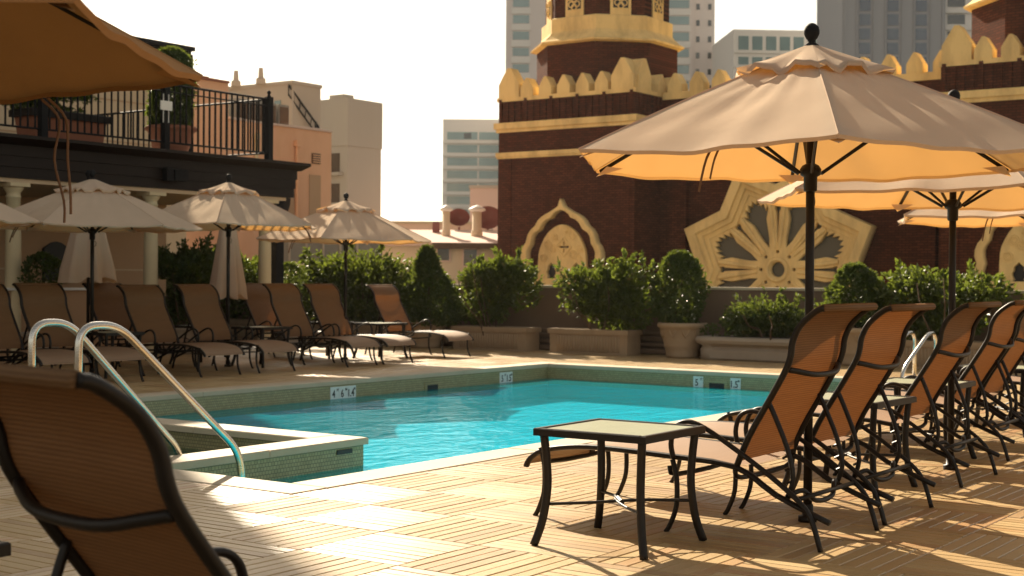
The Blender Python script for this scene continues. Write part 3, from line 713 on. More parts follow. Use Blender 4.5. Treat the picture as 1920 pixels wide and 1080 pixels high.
MB().box(-.05, 3.05, -.05, 6.05, 5.703, 5.85).build('parapet', 'grey_tan_wall', pk)
lp_ = slab('pink_parapet', 'long low pink parapet roof behind the cream house', 'building', camat(-6.1, 60), VIEW, 5.2, 6, 3.55, 'pink_wall')
MB().bevel_box(-.05, 5.25, -.05, .3, 3.553, 3.66, .02).build('coping', 'coping_stone', lp_)
for k, l in enumerate((-2.42, -1.30)):
    t = thing('roof_vent', ('slim' if k == 0 else 'stout')+' capped vent pipe on the pinkish roof', 'vent pipe', camat(l, 52, 2.75))
    r_ = .13 if k == 0 else .17
    MB().lathe([(r_*1.25, 0), (r_*1.25, .25), (r_, .28), (r_, .95)], 12).build('pipe', 'cream_wall', t, True)
    MB().lathe([(r_*1.15, .96), (r_*1.9, 1.0), (r_*1.7, 1.08), (.02, 1.2)], 12).build('cap', 'white_paint', t, True)
for l, r_, lab in ((-2.05, .42, 'small maroon satellite dish seen edge-on between the vent pipes'), (-.95, .55, 'large maroon satellite dish by the stout vent pipe')):
    t = thing('satellite_dish', lab, 'dish', camat(l, 54.5, 3.25), VIEW)
    MB().tube([(0, .2, -.9), (0, .15, 0)], .05, 6).build('mast', 'maroon_metal', t)
    d_ = MB(); rows = []
    for q in range(6):
        rr = r_*q/5; rows.append([(rr*math.cos(a)*1.0, -.35*(q/5)**2+.2, .35+rr*math.sin(a)*.8) for a in np.linspace(0, 6.2832, 19)])
    d_.grid(rows).build('dish', 'maroon_metal', t, True)
t = thing('vent_box', 'small maroon roof box beside the vent pipe', 'vent', camat(-2.85, 53, 3.05), VIEW)
MB().bevel_box(-.13, .13, 0, .3, -.2, .32, .04).build('box', 'maroon_metal', t)
# hotel tower with ribbon windows
ht = slab('ribbon_window_tower', 'pale tower with long greenish ribbon windows beyond the pink roofs', 'building', camat(-7.9, 160), VIEW, 16, 12, 19.1, 'white_tower')
for r_ in range(13):
    z = 18.0-1.5-r_*1.45+.3
    for c, (x, wd) in enumerate(((.5, 3.4), (4.1, 3.4), (7.7, 3.4), (11.3, 3.4))):
        p = MB().box(x, x+wd, -.06, -.002, z, z+.85).build('window', 'tower_glass', ht)
        if (r_*5+c*3) % 7 == 0: MB().box(x+wd*.55, x+wd*.8, -.09, -.061, z+.1, z+.75).build('dark_pane', 'dark_glass', p)
    MB().box(0, 15.8, -.25, -.002, z-.42, z-.08).build('spandrel', 'white_tower', ht)
# tall tower behind the turret
tt = slab('tall_tower', 'tall pale tower standing behind the brick turret', 'building', camat(-.85, 150), VIEW, 19.7, 12, 62, 'mauve_tower')
for r_ in range(24):
    z = 19+r_*1.72-1.2
    for x, wd in ((.75, 1.7), (17.1, 2.2)):
        MB().box(x-.15, x+wd+.15, -.15, -.002, z-.75, z-.1).build('spandrel', 'white_tower', tt)
        MB().box(x, x+wd, -.06, -.002, z, z+.85).build('window', 'tower_glass', tt)
    for x in (21.1,): pass
sw = MB().box(19.71, 22.1, .8, 11, -14, 62).build('side_wing', 'mauve_tower', tt)
for r_ in range(24):
    z = 19+r_*1.72-1.2
    for x in (20.15, 21.4): MB().box(x, x+.35, .72, .798, z, z+.6).build('window', 'dark_glass', sw)
# white office block
ob = slab('office_block', 'white office block with a grid of square windows', 'building', camat(21.6, 140), VIEW+R(4), 11.5, 10, 25.9, 'white_tower')
for r_ in range(9):
    z = 24.0-r_*1.55 if r_ else 23.9; h = 1.35 if r_ == 0 else .75
    for q in range(8): MB().box(.5+q*1.38, 1.5+q*1.38, -.06, -.002, z-(.0 if r_ else 0), z+h).build('window', 'tower_glass', ob)
    MB().box(0, 11.4, -.18, -.002, z-.32, z-.06).build('spandrel', 'white_tower', ob)
# grey tower with dark window strips
gt = slab('grey_strip_tower', 'grey tower with three dark vertical window strips', 'building', camat(27.65, 120), VIEW, 8.7, 10, 50, 'grey_tower')
for x in (1.45, 3.82, 6.2):
    for r_ in range(20): MB().box(x, x+.92, -.06, -.002, 12+r_*1.2, 12.95+r_*1.2).build('window', 'blue_glass', gt)
for x in (.2, 1.2, 2.6, 3.6, 5.0, 6.0, 7.4, 8.4): MB().box(x, x+.12, -.14, -.002, -14, 50).build('fin', 'grey_tower', gt)
wt2 = slab('white_fin_tower', 'narrow white tower with stacked dark windows beside the grey tower', 'building', camat(36.6, 121), VIEW, 6, 8, 50, 'white_tower')
for r_ in range(16):
    MB().box(.25, 1.7, -.06, -.002, 13+r_*1.45, 13.8+r_*1.45).build('window', 'dark_glass', wt2)
    MB().box(0, 6, -.2, -.002, 12.45+r_*1.45, 12.9+r_*1.45).build('spandrel', 'white_tower', wt2)

# ================================================================== PLANTING
def leaves(n, inside, size, clump=.0, seed=1, outward=.6, center=(0, 0, .6)):
    """n folded leaves spread through the volume given by inside(u01x3) -> point, density toward the skin"""
    rg = np.random.default_rng(seed); P = inside(rg, n)
    d = P-np.array(center); d /= (np.linalg.norm(d, axis=1, keepdims=True)+1e-6)
    rn = rg.normal(size=(n, 3)); rn /= np.linalg.norm(rn, axis=1, keepdims=True)
    ax = d*outward+rn*(1-outward*.5)+np.array([0, 0, .25]); ax /= np.linalg.norm(ax, axis=1, keepdims=True)
    sd_ = np.cross(ax, rg.normal(size=(n, 3))); sd_ /= (np.linalg.norm(sd_, axis=1, keepdims=True)+1e-6)
    nn = np.cross(ax, sd_)
    L = size*rg.uniform(.6, 1.25, (n, 1)); W = L*.27
    v = np.stack([P, P+ax*L*.5+sd_*W+nn*W*.35, P+ax*L-nn*L*.12, P+ax*L*.5-sd_*W+nn*W*.35], 1).reshape(-1, 3)
    f = np.arange(n*4).reshape(n, 4)
    fc = np.concatenate([f[:, [0, 1, 2]], f[:, [0, 2, 3]]])
    return v, fc
def leaf_obj(name, v, f, mat, parent):
    me = bpy.data.meshes.new(name); me.from_pydata(v.tolist(), [], f.tolist()); me.materials.append(MATS[mat]); return link(name, me, parent)
def blob(w, d, h0, h1, lumps, seed, top=None):
    """volume sampler: several overlapping lumps filling a w x d x (h0..h1) bush"""
    rr = np.random.default_rng(seed)
    C = np.stack([rr.uniform(-.5, .5, lumps)*w*.8, rr.uniform(-.5, .5, lumps)*d*.7, h0+(h1-h0)*rr.uniform(.12, .86, lumps)], 1)
    S = np.stack([np.full(lumps, w)*rr.uniform(.16, .28, lumps), np.full(lumps, d)*rr.uniform(.2, .36, lumps), (h1-h0)*rr.uniform(.14, .26, lumps)], 1)
    def f(rg, n):
        k = rg.integers(0, lumps, n); q = rg.normal(size=(n, 3)); q /= np.linalg.norm(q, axis=1, keepdims=True); q *= rg.uniform(.35, 1.08, (n, 1))**.6
        P = C[k]+q*S[k]
        ns = 46; kk = rg.integers(0, lumps, ns); dq = rg.normal(size=(ns, 3)); dq[:, 2] = np.abs(dq[:, 2])+.25; dq /= np.linalg.norm(dq, axis=1, keepdims=True)
        m_ = n//7; sh = rg.integers(0, ns, m_); tt = rg.uniform(0, 1, (m_, 1)); up_ = dq*.5+np.array([0, 0, .7])      # loose shoots past the outline
        P[:m_] = C[kk][sh]+dq[sh]*S[kk][sh]*.95+up_[sh]*tt*rg.uniform(.10, .26, ns)[sh][:, None]+rg.normal(size=(m_, 3))*.018
        P[:, 2] = np.maximum(P[:, 2], h0-.02); return P
    return f
def solid(kind, r, h0, h1, ry=None):
    ry = ry or r
    def f(rg, n):
        t = rg.uniform(0, 1, n)
        if kind == 'cone': t = t**1.35; rad = r*(1-t*.93)*(1-.10*np.cos(t*9))*np.minimum(1, .75+t*5)
        elif kind == 'ball': t = (1-np.cos(t*np.pi))/2; rad = r*np.sqrt(np.maximum(.02, 1-(2*t-1)**2))
        elif kind == 'egg': rad = r*np.sqrt(np.maximum(.03, np.sin(np.pi*np.clip(t*.86+.12, 0, 1))))*(1-.25*t)
        else: rad = r*np.minimum(1, np.sqrt(np.maximum(0, 1-((t-.72)/.28).clip(0)**2)))*(1-.12*(1-t))
        a = rg.uniform(0, 2*np.pi, n); q = rg.uniform(.55, 1.08, n)**.5*(1+.13*np.sin(a*3+t*7)+.11*np.sin(a*5-t*13)+.07*np.sin(a*9+t*29))*(1+.16*(rg.uniform(0, 1, n) > .93))
        return np.stack([rad*q*np.cos(a), rad*q*ry/r*np.sin(a), h0+(h1-h0)*t], 1)
    return f
def plant(name, label, loc, rz, sampler, n, size, mat, h0, h1, stems=3, spread=.25, seed=1, cat='shrub', group=None):
    t = thing(name, label, cat, loc, rz, group); rg = random.Random(seed)
    v, f = leaves(n, sampler, size, seed=seed, center=(0, 0, (h0+h1)/2)); leaf_obj('crown', v, f, mat, t)
    m = MB()
    for q in range(stems):
        a = rg.uniform(-1, 1)*spread; b = rg.uniform(-1, 1)*spread*.5; hh = h0+(h1-h0)*rg.uniform(.55, .8)
        m.tube(smooth_path([(a*.5, b*.5, min(h0, .38)-.12), (a*.7, b*.7, h0+.1), (a*1.2, b*1.4, (h0+hh)/2), (a*1.6, b*1.6, hh)], 3), [.018-.0012*k for k in range(10)], 5)
    m.build('trunk', 'bark', t); return t
def fluted_box(label, y0, y1, h, group=None):
    """stone planter box with a reeded front"""
    L = y1-y0; t = thing('planter_box', label, 'planter', (20.85, (y0+y1)/2, 0), 0, group)
    b = MB().box(-.20, .24, -L/2, -L/2+.05, 0, h-.09).box(-.20, .24, L/2-.05, L/2, 0, h-.09).box(-.205, -.15, -L/2+.051, L/2-.051, 0, h-.09).box(.19, .235, -L/2+.051, L/2-.051, 0, h-.09).build('body', 'planter_stone', t)
    MB().bevel_box(-.235, -.14, -L/2-.03, L/2+.03, h-.087, h, .01).bevel_box(.18, .27, -L/2-.03, L/2+.03, h-.087, h, .01).bevel_box(-.138, .178, -L/2-.03, -L/2+.06, h-.087, h, .01).bevel_box(-.138, .178, L/2-.06, L/2+.03, h-.087, h, .01).build('rim', 'planter_stone', t)
    fl = MB().box(-.212, -.202, -L/2+.14, L/2-.14, .04, h-.11).mesh('x', 'planter_stone')
    n = int((L-.34)/.052); me = MB().tube([(-.205, 0, .04), (-.205, 0, h-.115)], .017, 6).mesh('flute', 'planter_stone', True)
    for q in range(n): link('flute', me, t, (0, -L/2+.17+(L-.34)*q/(n-1), 0))
    MB().box(-.15, .19, -L/2+.05, L/2-.05, h-.14, h-.09).build('soil', 'soil', t); return t
def round_pot(label, x, y, h, r, mat='planter_stone', name='stone_pot', swag=True):
    t = thing(name, label, 'pot', (x, y, 0))
    MB().lathe([(r*.62, 0), (r*.66, .05), (r*.64, .09), (r*.70, h*.30), (r*.73, h*.34), (r*.72, h*.37), (r*.86, h*.78), (r*.90, h*.84), (r*.98, h*.87), (r, h*.93), (r*.97, h), (r*.86, h), (r*.80, h*.88)], 28).build('body', mat, t, True)
    if swag:
        for q in range(10):
            a = q*R(36); rr = r*.81
            MB().tube([(rr*math.cos(a+s*.12)*(1+.03*abs(s)), rr*math.sin(a+s*.12)*(1+.03*abs(s)), h*(.60+.10*s*s)) for s in (-2, -1, 0, 1, 2)], r*.045, 5).build('garland', mat, t, True)
    MB().lathe([(.01, h*.90), (r*.82, h*.90)], 20).build('soil', 'soil', t); return t
fluted_box('reeded stone planter box under the tall bush beside the cusped arch', 14.22, 15.82, .42)
fluted_box('reeded stone planter box standing in front of the cusped arch', 12.14, 13.70, .43)
fluted_box('reeded stone planter box beyond the pool steps rail', 5.95, 7.51, .42)
fluted_box('reeded stone planter box under the long hedge', 17.4, 19.6, .40)
fluted_box('reeded stone planter box by the pavilion corner', 20.6, 23.8, .40)
round_pot('carved round stone pot with garlands holding the cone topiary', 20.9, 11.23, .58, .42)
round_pot('carved round stone pot hidden behind the lounger backs', 20.9, 8.28, .58, .42)
round_pot('wide stone pot under the dark pointed shrub', 20.6, 16.45, .52, .46)
tr = thing('stone_trough', 'pale rounded stone trough holding the low clipped hedge', 'planter', (20.85, 9.75, 0))
MB().prism([(-.22, 0), (-.26, .03), (-.27, .16), (-.22, .21), (-.24, .23), (-.33, .27), (-.36, .32), (-.33, .37), (-.26, .385), (-.20, .36), (.20, .36), (.26, .385), (.33, .37), (.36, .32), (.33, .27), (.24, .23), (.22, .21), (.27, .16), (.26, .03), (.22, 0)], -.82, .82, lambda a, b, d: (a, d, b)).build('trough', 'pale_stone', tr, False)
MB().box(-.2, .2, -.74, .74, .362, .39).build('soil', 'soil', tr)
for s in (-1, 1): MB().lathe([(.26, .0), (.27, .16), (.23, .22), (.33, .27), (.36, .32), (.33, .37), (.2, .385)], 16, (0, s*.82)).build('rounded_end', 'pale_stone', tr, True)

plant('bushy_shrub', 'tall loose bush beside the left edge of the brick building', (20.9, 15.05, 0), 0, blob(.75, 1.5, .42, 1.68, 18, 3), 6200, .10, 'shrub_leaf', .42, 1.8, 6, .5, 3)
plant('bushy_shrub', 'broad loose bush growing in front of the cusped arch', (20.9, 12.80, 0), 0, blob(.8, 1.75, .44, 1.50, 18, 8), 6200, .10, 'shrub_leaf', .42, 1.62, 6, .5, 8)
plant('bushy_shrub', 'broad bush rising behind the third lounger on the pole side', (20.9, 6.9, 0), 0, blob(.8, 1.7, .42, 1.46, 18, 14), 6200, .10, 'shrub_leaf', .42, 1.6, 6, .5, 14)
plant('cone_topiary', 'egg-shaped clipped topiary in the carved garland pot', (20.9, 11.30, 0), 0, solid('egg', .44, .60, 1.73), 6500, .075, 'topiary_leaf', .58, 1.7, 4, .12, 21, 'topiary')
plant('cone_topiary', 'rounded clipped topiary below the star window behind the lounger backs', (20.9, 8.26, 0), 0, solid('egg', .42, .62, 1.52), 6000, .075, 'topiary_leaf', .58, 1.5, 4, .12, 22, 'topiary')
plant('pointed_shrub', 'dark pointed shrub between the hedge and the tall bush', (20.6, 16.4, 0), 0, solid('cone', .72, .46, 1.84), 9000, .085, 'topiary_leaf', .5, 1.8, 4, .2, 23)
plant('low_hedge', 'low clipped hedge growing in the pale stone trough', (20.85, 9.6, 0), 0, blob(.55, 1.75, .40, .90, 20, 31), 6500, .075, 'topiary_leaf', .4, .98, 6, .6, 31, 'hedge')
plant('long_hedge', 'long leafy hedge behind the pair of loungers under the umbrella', (20.9, 18.35, 0), 0, blob(.9, 3.1, .42, 1.70, 28, 41), 10500, .11, 'shrub_leaf', .42, 1.8, 8, 1.0, 41, 'hedge')
plant('corner_hedge', 'hedge behind the closed umbrella by the pavilion column', (20.9, 22.3, 0), 0, blob(.9, 3.8, .42, 1.70, 30, 43), 10500, .11, 'shrub_leaf', .42, 1.8, 8, 1.2, 43, 'hedge')
plant('ball_topiary', 'small round topiary ball beside the dark corner post', (19.4, 18.75, 0), 0, solid('ball', .29, .95, 1.52), 2200, .06, 'topiary_leaf', .9, 1.3, 1, .02, 51, 'topiary')
plant('ball_topiary', 'dark round topiary ball in front of the pavilion wall', (13.05, 17.55, 0), 0, solid('ball', .27, 1.05, 1.58), 1800, .06, 'topiary_leaf', 1.0, 1.4, 1, .02, 52, 'topiary')
plant('dark_shrub', 'dark leafy shrub in the shade beside the second column', (16.15, 18.0, 0), 0, blob(.9, .8, .5, 1.68, 12, 53), 6000, .09, 'topiary_leaf', .5, 1.6, 4, .25, 53)
for x, y, lab in ((19.4, 18.75, 'plain stone pot of the topiary ball by the corner post'), (13.05, 17.55, 'plain stone pot of the dark topiary ball by the wall'), (16.15, 18.0, 'plain stone pot of the dark shrub by the second column')):
    round_pot(lab, x, y, .46, .30, 'pale_stone', 'plain_pot', False)
plant('bushy_shrub', 'bush standing past the far end of the lounger row', (20.9, 5.2, 0), 0, blob(.7, 1.2, .42, 1.25, 12, 61), 5000, .105, 'shrub_leaf', .42, 1.2, 4, .4, 61)
fluted_box('reeded stone planter box past the far end of the lounger row', 4.6, 5.8, .42)
# terrace planting
def on_terrace(t, z): t.location.z = z; return t
on_terrace(round_pot('large terracotta pot with the column topiary on the terrace', 16.52, 18.75, .52, .44, 'terracotta', 'terracotta_pot', False), 3.315)
plant('column_topiary', 'tall cylindrical topiary on the roof terrace', (16.52, 18.75, 3.315), 0, solid('col', .34, .45, 1.84), 9500, .07, 'topiary_leaf', .4, 1.8, 2, .06, 71, 'topiary')
tb = thing('terracotta_trough', 'long terracotta trough with leafy plants behind the terrace railing', 'planter', (14.2, 18.65, 3.315))
MB().prism([(-.62, 0), (.62, 0), (.70, .40), (-.70, .40)], -.22, .22, lambda a, b, d: (a, d, b)).build('body', 'terracotta', tb)
MB().bevel_box(-.76, .76, -.28, .28, .402, .52, .02).build('rim', 'dark_fascia', tb)
plant('trough_plant', 'leafy plant growing in the terracotta trough on the terrace', (14.2, 18.65, 3.315), 0, blob(1.5, .5, .45, .98, 9, 72), 1700, .09, 'shrub_leaf', .45, .95, 4, .4, 72, 'plant')

# ================================================================== POOL FURNITURE
HW = .335
def make_lounger():
    """sling lounger; local +x is the foot end, x = 0 at the rear feet, y across"""
    t = thing('sling_lounger', 'x', 'lounger')
    seat = [(1.735, .265), (1.72, .295), (1.69, .325), (1.62, .362), (1.45, .392), (1.25, .402), (.89, .392), (.47, .365)]
    back = smooth_path([(.47, .355, 0), (.40, .52, 0), (.29, .71, 0), (.205, .86, 0), (.18, .93, 0), (.17, 1.0, 0), (.13, 1.08, 0), (.05, 1.15, 0), (.01, 1.165, 0)], 3)
    back = [(p.x, p.y) for p in back]
    fr = None
    for s in (-1, 1):
        y = s*HW
        o = MB().tube(smooth_path([(a, y, b) for a, b in seat]+[(.25, y, .245), (-.03, y, .135)], 3), .021, 8, .015).build('side_rail', 'bronze_metal', t, True)
        MB().tube([(a, y*.985, b) for a, b in back], .022, 8, .016).build('back_rail', 'bronze_metal', t, True)
        ya = s*(HW+.035)
        MB().tube(smooth_path([(.80, ya, .385), (.815, ya, .46), (.79, ya, .545), (.72, ya, .578), (.62, ya, .55), (.45, ya, .455), (.28, ya, .35), (.12, ya, .235), (.05, ya, .15), (0, ya, 0)], 4), .017, 8, .013).build('arm_and_rear_leg', 'bronze_metal', t, True)
        for u0 in (1.645, .83):
            MB().tube(smooth_path([(u0-.005, y, .375), (u0-.03, y, .28), (u0-.03, y, .14), (u0+.005, y, .04), (u0+.03, y, 0)], 4), .016, 8, .013).build('leg', 'bronze_metal', t, True)
        st = MB().tube(smooth_path([(.305, y*.93, .70), (.265, y*.93, .62), (.20, y*.93, .47), (.17, y*.93, .33), (.20, y*.93, .235)], 3), .013, 7).build('back_strut', 'bronze_metal', t, True)
        for q in range(3): MB().tube([(.195-.012*q, y*.93, .44-.06*q), (.225-.012*q, y*.93, .425-.06*q)], .007, 5).build('ratchet_tooth', 'bronze_metal', st)
    MB().tube(smooth_path([(.20, -HW*.93, .86), (.175, -HW*.75, .85), (.14, -HW*.35, .83), (.14, HW*.35, .83), (.175, HW*.75, .85), (.20, HW*.93, .86)], 4), .015, 7).build('back_bar', 'bronze_metal', t, True)
    MB().tube(smooth_path([(.20, -HW*.93, .235), (.17, -HW*.6, .26), (.14, -HW*.3, .20), (.14, HW*.3, .20), (.17, HW*.6, .26), (.20, HW*.93, .235)], 4), .013, 7).build('strut_bar', 'bronze_metal', t, True)
    for u, z in ((1.62, .335), (.84, .33), (.47, .345)):
        MB().tube(smooth_path([(u, -HW, z+.01), (u, -HW*.8, z-.04), (u, HW*.8, z-.04), (u, HW, z+.01)], 3), .013, 7).build('cross_bar', 'bronze_metal', t, True)
    MB().tube([(.13, -HW-.03, .235), (.13, HW+.03, .235)], .012, 6).build('rear_bar', 'bronze_metal', t, True)
    sp = [(p.x, p.y) for p in smooth_path([(a, b, 0) for a, b in seat], 3)]
    MB().grid([[(a, HW*f, b+.012-.022*(1-f*f)*(.2 if i < 3 else 1)) for f in np.linspace(-1, 1, 9)] for i, (a, b) in enumerate(sp)]).build('seat_sling', 'woven_seat', t, True)
    MB().grid([[(a+.010*(1-f*f)-.012+.02*(i > 0), HW*.985*f, b) for f in np.linspace(-1, 1, 9)] for i, (a, b) in enumerate(back[1:])]).build('back_sling', 'woven_sling', t, True)
    MB().tube([(.01, -HW*.985, 1.165), (.01, HW*.985, 1.165)], .02, 8).build('head_roll', 'woven_sling', t, True)
    return t
L0 = make_lounger(); GR = 'loungers in the row on the sunny side of the pool'; GL = 'loungers in the row on the far side of the pool'; first = True
def lounge(t, keep, lo=-2.5, hi=1.0):
    """no two stand quite alike: a little yaw, and the back a touch up or down"""
    if keep: return
    t.rotation_euler.z += R(random.uniform(-1.6, 1.6))
    pv = Matrix.Translation((.47, 0, .355)) @ Matrix.Rotation(R(random.uniform(lo, hi)), 4, 'Y') @ Matrix.Translation((-.47, 0, -.355))
    for c in [o for o in bpy.data.objects if o.parent == t and o.name.split('.')[0] in ('back_rail', 'back_sling', 'back_bar', 'head_roll', 'back_strut')]: c.matrix_basis = pv
# sunny-side row: heads toward -Y, feet to the pool
for x, y0, lab in ((6.78, 2.69, 'sling lounger right behind the front glass side table'), (7.69, 2.71, 'sling lounger between the front umbrella pole and the second side table'),
                   (9.32, 2.82, 'sling lounger between the second side table and the second umbrella pole'), (10.86, 2.97, 'sling lounger next beyond the second umbrella pole'),
                   (11.70, 3.0, 'sling lounger second beyond the second umbrella pole'), (13.5, 3.05, 'sling lounger past the third umbrella pole')):
    lounge(place(L0, first, (x, y0, 0), R(90), lab, GR), first); first = False
for x, y0, lab, rz in ((18.47, 15.72, 'sling lounger standing alone next to the dark pointed shrub', -90), (16.50, 15.33, 'sling lounger right beside the umbrella pole by the long hedge', -91), (15.61, 15.33, 'sling lounger facing the pool in front of the dark corner post', -89),
                   (13.93, 15.33, 'sling lounger right beside the umbrella pole by the closed umbrella', -90), (12.93, 15.33, 'sling lounger in front of the second column of the pavilion', -90.5),
                   (11.28, 15.33, 'sling lounger right beside the umbrella pole by the menu board', -90), (10.45, 15.33, 'sling lounger behind the steel spa rails', -89),
                   (16.75, 17.0, 'sling lounger in the back row behind the closed umbrella', -90), (13.62, 16.95, 'sling lounger in the back row in front of the low capped wall', -90)):
    lounge(place(L0, False, (x, y0, 0), R(rz), lab, GL), False)
fg = place(L0, False, (1.83, 2.50, 0), R(-8), 'dark sling lounger by the spa rails, its back turned to the deck', 'lounger at the spa end')
PV = Matrix.Translation((.47, 0, .355)) @ Matrix.Rotation(R(-7), 4, 'Y') @ Matrix.Translation((-.47, 0, -.355))   # its back is let down a notch
for c in [o for o in bpy.data.objects if o.parent == fg and o.name.split('.')[0] in ('back_rail', 'back_sling', 'back_bar', 'head_roll', 'back_strut')]: c.matrix_basis = PV

def make_table():
    t = thing('side_table', 'x', 'side table'); a = .31
    f = MB()
    for s in (-1, 1): f.bevel_box(-a, a, s*a-(.03 if s > 0 else 0), s*a+(.03 if s < 0 else 0), .535, .572, .005).bevel_box(s*a-(.03 if s > 0 else 0), s*a+(.03 if s < 0 else 0), -a+.031, a-.031, .535, .572, .005)
    f.build('top_frame', 'bronze_metal', t)
    MB().box(-a+.031, a-.031, -a+.031, a-.031, .553, .566).build('glass_top', 'pebbled_glass', t)
    for sx in (-1, 1):
        for sy in (-1, 1):
            MB().tube(smooth_path([(sx*.272, sy*.272, .545), (sx*.262, sy*.262, .42), (sx*.258, sy*.258, .28), (sx*.275, sy*.275, .12), (sx*.305, sy*.305, 0)], 4), .021, 8).build('leg', 'bronze_metal', t, True)
    for s in (-1, 1):
        MB().tube(smooth_path([(-.262, -s*.262, .20), (-.13, -s*.10, .205), (0, s*.025, .21), (.13, s*.10, .205), (.262, s*.262, .20)], 5), .008, 6).build('stretcher', 'bronze_metal', t, True)
    MB().tube([(-.05, -.04, .21), (.05, .04, .21)], .014, 6).build('stretcher_boss', 'bronze_metal', t)
    return t
T0 = make_table(); GT = 'glass side tables'
for k, (x, y, rz, lab) in enumerate(((6.03, 3.58, 1, 'glass-topped side table standing alone on the sunlit deck'), (8.50, 3.38, -2, 'glass-topped side table between the second and third loungers of the sunny row'), (10.15, 3.50, 2, 'glass-topped side table beyond the second umbrella pole'),
     (12.45, 3.6, 0, 'glass-topped side table at the third umbrella pole'), (14.72, 14.75, 2, 'side table below the half-sunlit umbrella across the pool'), (14.45, 15.75, 0, 'second side table below the half-sunlit umbrella, nearer the hedge'),
     (17.35, 14.75, -2, 'side table below the umbrella by the long hedge'), (17.05, 15.6, 0, 'second side table below the umbrella by the long hedge, nearer the hedge'), (11.95, 14.7, 0, 'side table below the umbrella by the menu board'), (2.05, 3.62, 4, 'glass side table beside the dark lounger at the spa end'))):
    place(T0, k == 0, (x, y, 0), R(rz), lab, GT)

# ---- umbrellas
def hexdir(a): return Vector((math.cos(a), math.sin(a), 0))
def make_umbrella(label, loc, rot, ze, rad=1.40, rise=.60, seed=0, strap=None, cloth='umbrella_canvas'):
    t = thing('market_umbrella', label, 'umbrella', loc, 0, 'open tan umbrellas'); rg = random.Random(seed)
    za = ze+rise
    A = [rot+k*R(60) for k in range(6)]
    zr = lambda s: za-rise*(.90*s+.10*s*s)
    MB().tube([(0, 0, 0), (0, 0, za-.02)], .024, 12).build('pole', 'bronze_metal', t, True)
    MB().lathe([(.05, 0), (.05, .03), (.03, .035), (.03, .09), (.026, .095)], 12).build('deck_sleeve', 'bronze_metal', t, True)
    MB().lathe([(.034, za+.0), (.040, za+.015), (.022, za+.03), (.022, za+.045), (.030, za+.052), (.041, za+.075), (.043, za+.092), (.037, za+.115), (.018, za+.132), (.004, za+.136)], 14).build('finial', 'black_iron', t, True)
    cn = MB(); NS, NTT = 18, 26
    ph = [rg.uniform(0, 6) for _ in range(12)]
    for k in range(6):
        a0, a1 = hexdir(A[k]), hexdir(A[(k+1) % 6]); rows = []
        for i in range(NS+1):
            s = .17+.83*i/NS; row = []
            for j in range(NTT+1):
                q = j/NTT; p = (a0*(1-q)+a1*q)*rad*s; b = 4*q*(1-q)
                p = p*(1-.018*b*s*s)
                sag = .040*b*s*(1-.35*s) + .006*b*s*math.sin(9*q+ph[k]) + .004*b*math.sin(17*s+7*q+ph[k+6]) + .006*b*math.sin(34*q+5*s+ph[k])*(1.1-s) + .005*math.sin(23*(q-.5)*s+ph[k+3])*b
                p.z = zr(s)-sag
                row.append(p)
            rows.append(row)
        hem = []
        for p in rows[-1]: hem.append(Vector((p.x*.992, p.y*.992, p.z-.018)))
        cn.grid(rows); cn.grid([rows[-1], hem])
    cn.build('canopy', cloth, t, True)
    vt = MB()
    for k in range(6):
        a0, a1 = hexdir(A[k]), hexdir(A[(k+1) % 6]); rows = []
        for i in range(8):
            s = .03+.31*i/7; row = []
            for j in range(11):
                q = j/10; b = 4*q*(1-q); p = (a0*(1-q)+a1*q)*rad*s*(1-.05*b*(i/7)**2)
                fl = (i/7)**2.5
                p.z = zr(s)+.028+.022*fl+fl*(.030*math.sin(q*12.5+ph[k])*math.sqrt(b)+.012*math.sin(q*27+ph[k+3]))
                row.append(p)
            rows.append(row)
        rows.append([Vector((p.x*.97, p.y*.97, p.z-.022)) for p in rows[-1]])
        vt.grid(rows)
    vt.build('vent_cap', cloth, t, True)
    hz = ze-.02
    MB().lathe([(.026, hz-.15), (.036, hz-.145), (.037, hz-.07), (.055, hz-.06), (.058, hz-.03), (.045, hz-.01), (.026, hz)], 14).build('runner_hub', 'bronze_metal', t, True)
    MB().lathe([(.03, za-.10), (.075, za-.09), (.075, za-.05), (.03, za-.03)], 12).build('top_hub', 'bronze_metal', t, True)
    for a in A:
        d = hexdir(a); pts = [d*(rad*s)+Vector((0, 0, zr(s)-.024)) for s in (.05, .35, .65, .975)]
        MB().tube([d*(rad*s)+Vector((0, 0, zr(s)+.0015)) for s in (.20, .45, .7, 1.0)], .0042, 5).build('seam', cloth, t)
        r_ = MB().tube(pts, .012, 6).build('rib', 'bronze_metal', t)
        MB().tube([d*.07+Vector((0, 0, hz-.05)), d*(rad*.48)+Vector((0, 0, zr(.48)-.03))], .010, 6).build('strut', 'bronze_metal', r_)
        tip = d*rad; sd_ = Vector((-d.y, d.x, 0))
        MB().grid([[tip*.995+Vector((0, 0, zr(1)-.038)), tip*.995+Vector((0, 0, zr(1)-.042))], [tip*.90-sd_*.09+Vector((0, 0, zr(.9)-.055)), tip*.90+sd_*.09+Vector((0, 0, zr(.9)-.055))]]).build('corner_pocket', cloth, t)
    mid = (hexdir(A[2])+hexdir(A[3]))*.5
    if strap is not None:
        m_ = (hexdir(A[strap])+hexdir(A[(strap+1) % 6]))*.5*rad*.965
        for s in (-1, 1):
            off = Vector((-m_.y, m_.x, 0)).normalized()*.015*s
            MB().tube(smooth_path([m_*.86+off+Vector((0, 0, zr(.85)-.06)), m_*.95+off*1.5+Vector((0, 0, ze-.07)), m_+off*2+Vector((0, 0, ze-.20+.03*s))], 4), .009, 5, .003).build('tie_strap', 'strap_canvas', t)
    MB().tube([(.03+.03*math.cos(q), .0, hz-.20+.035*math.sin(q)) for q in np.linspace(0, 6.28, 11)], .004, 5).build('pull_cord', 'bronze_metal', t)
    return t
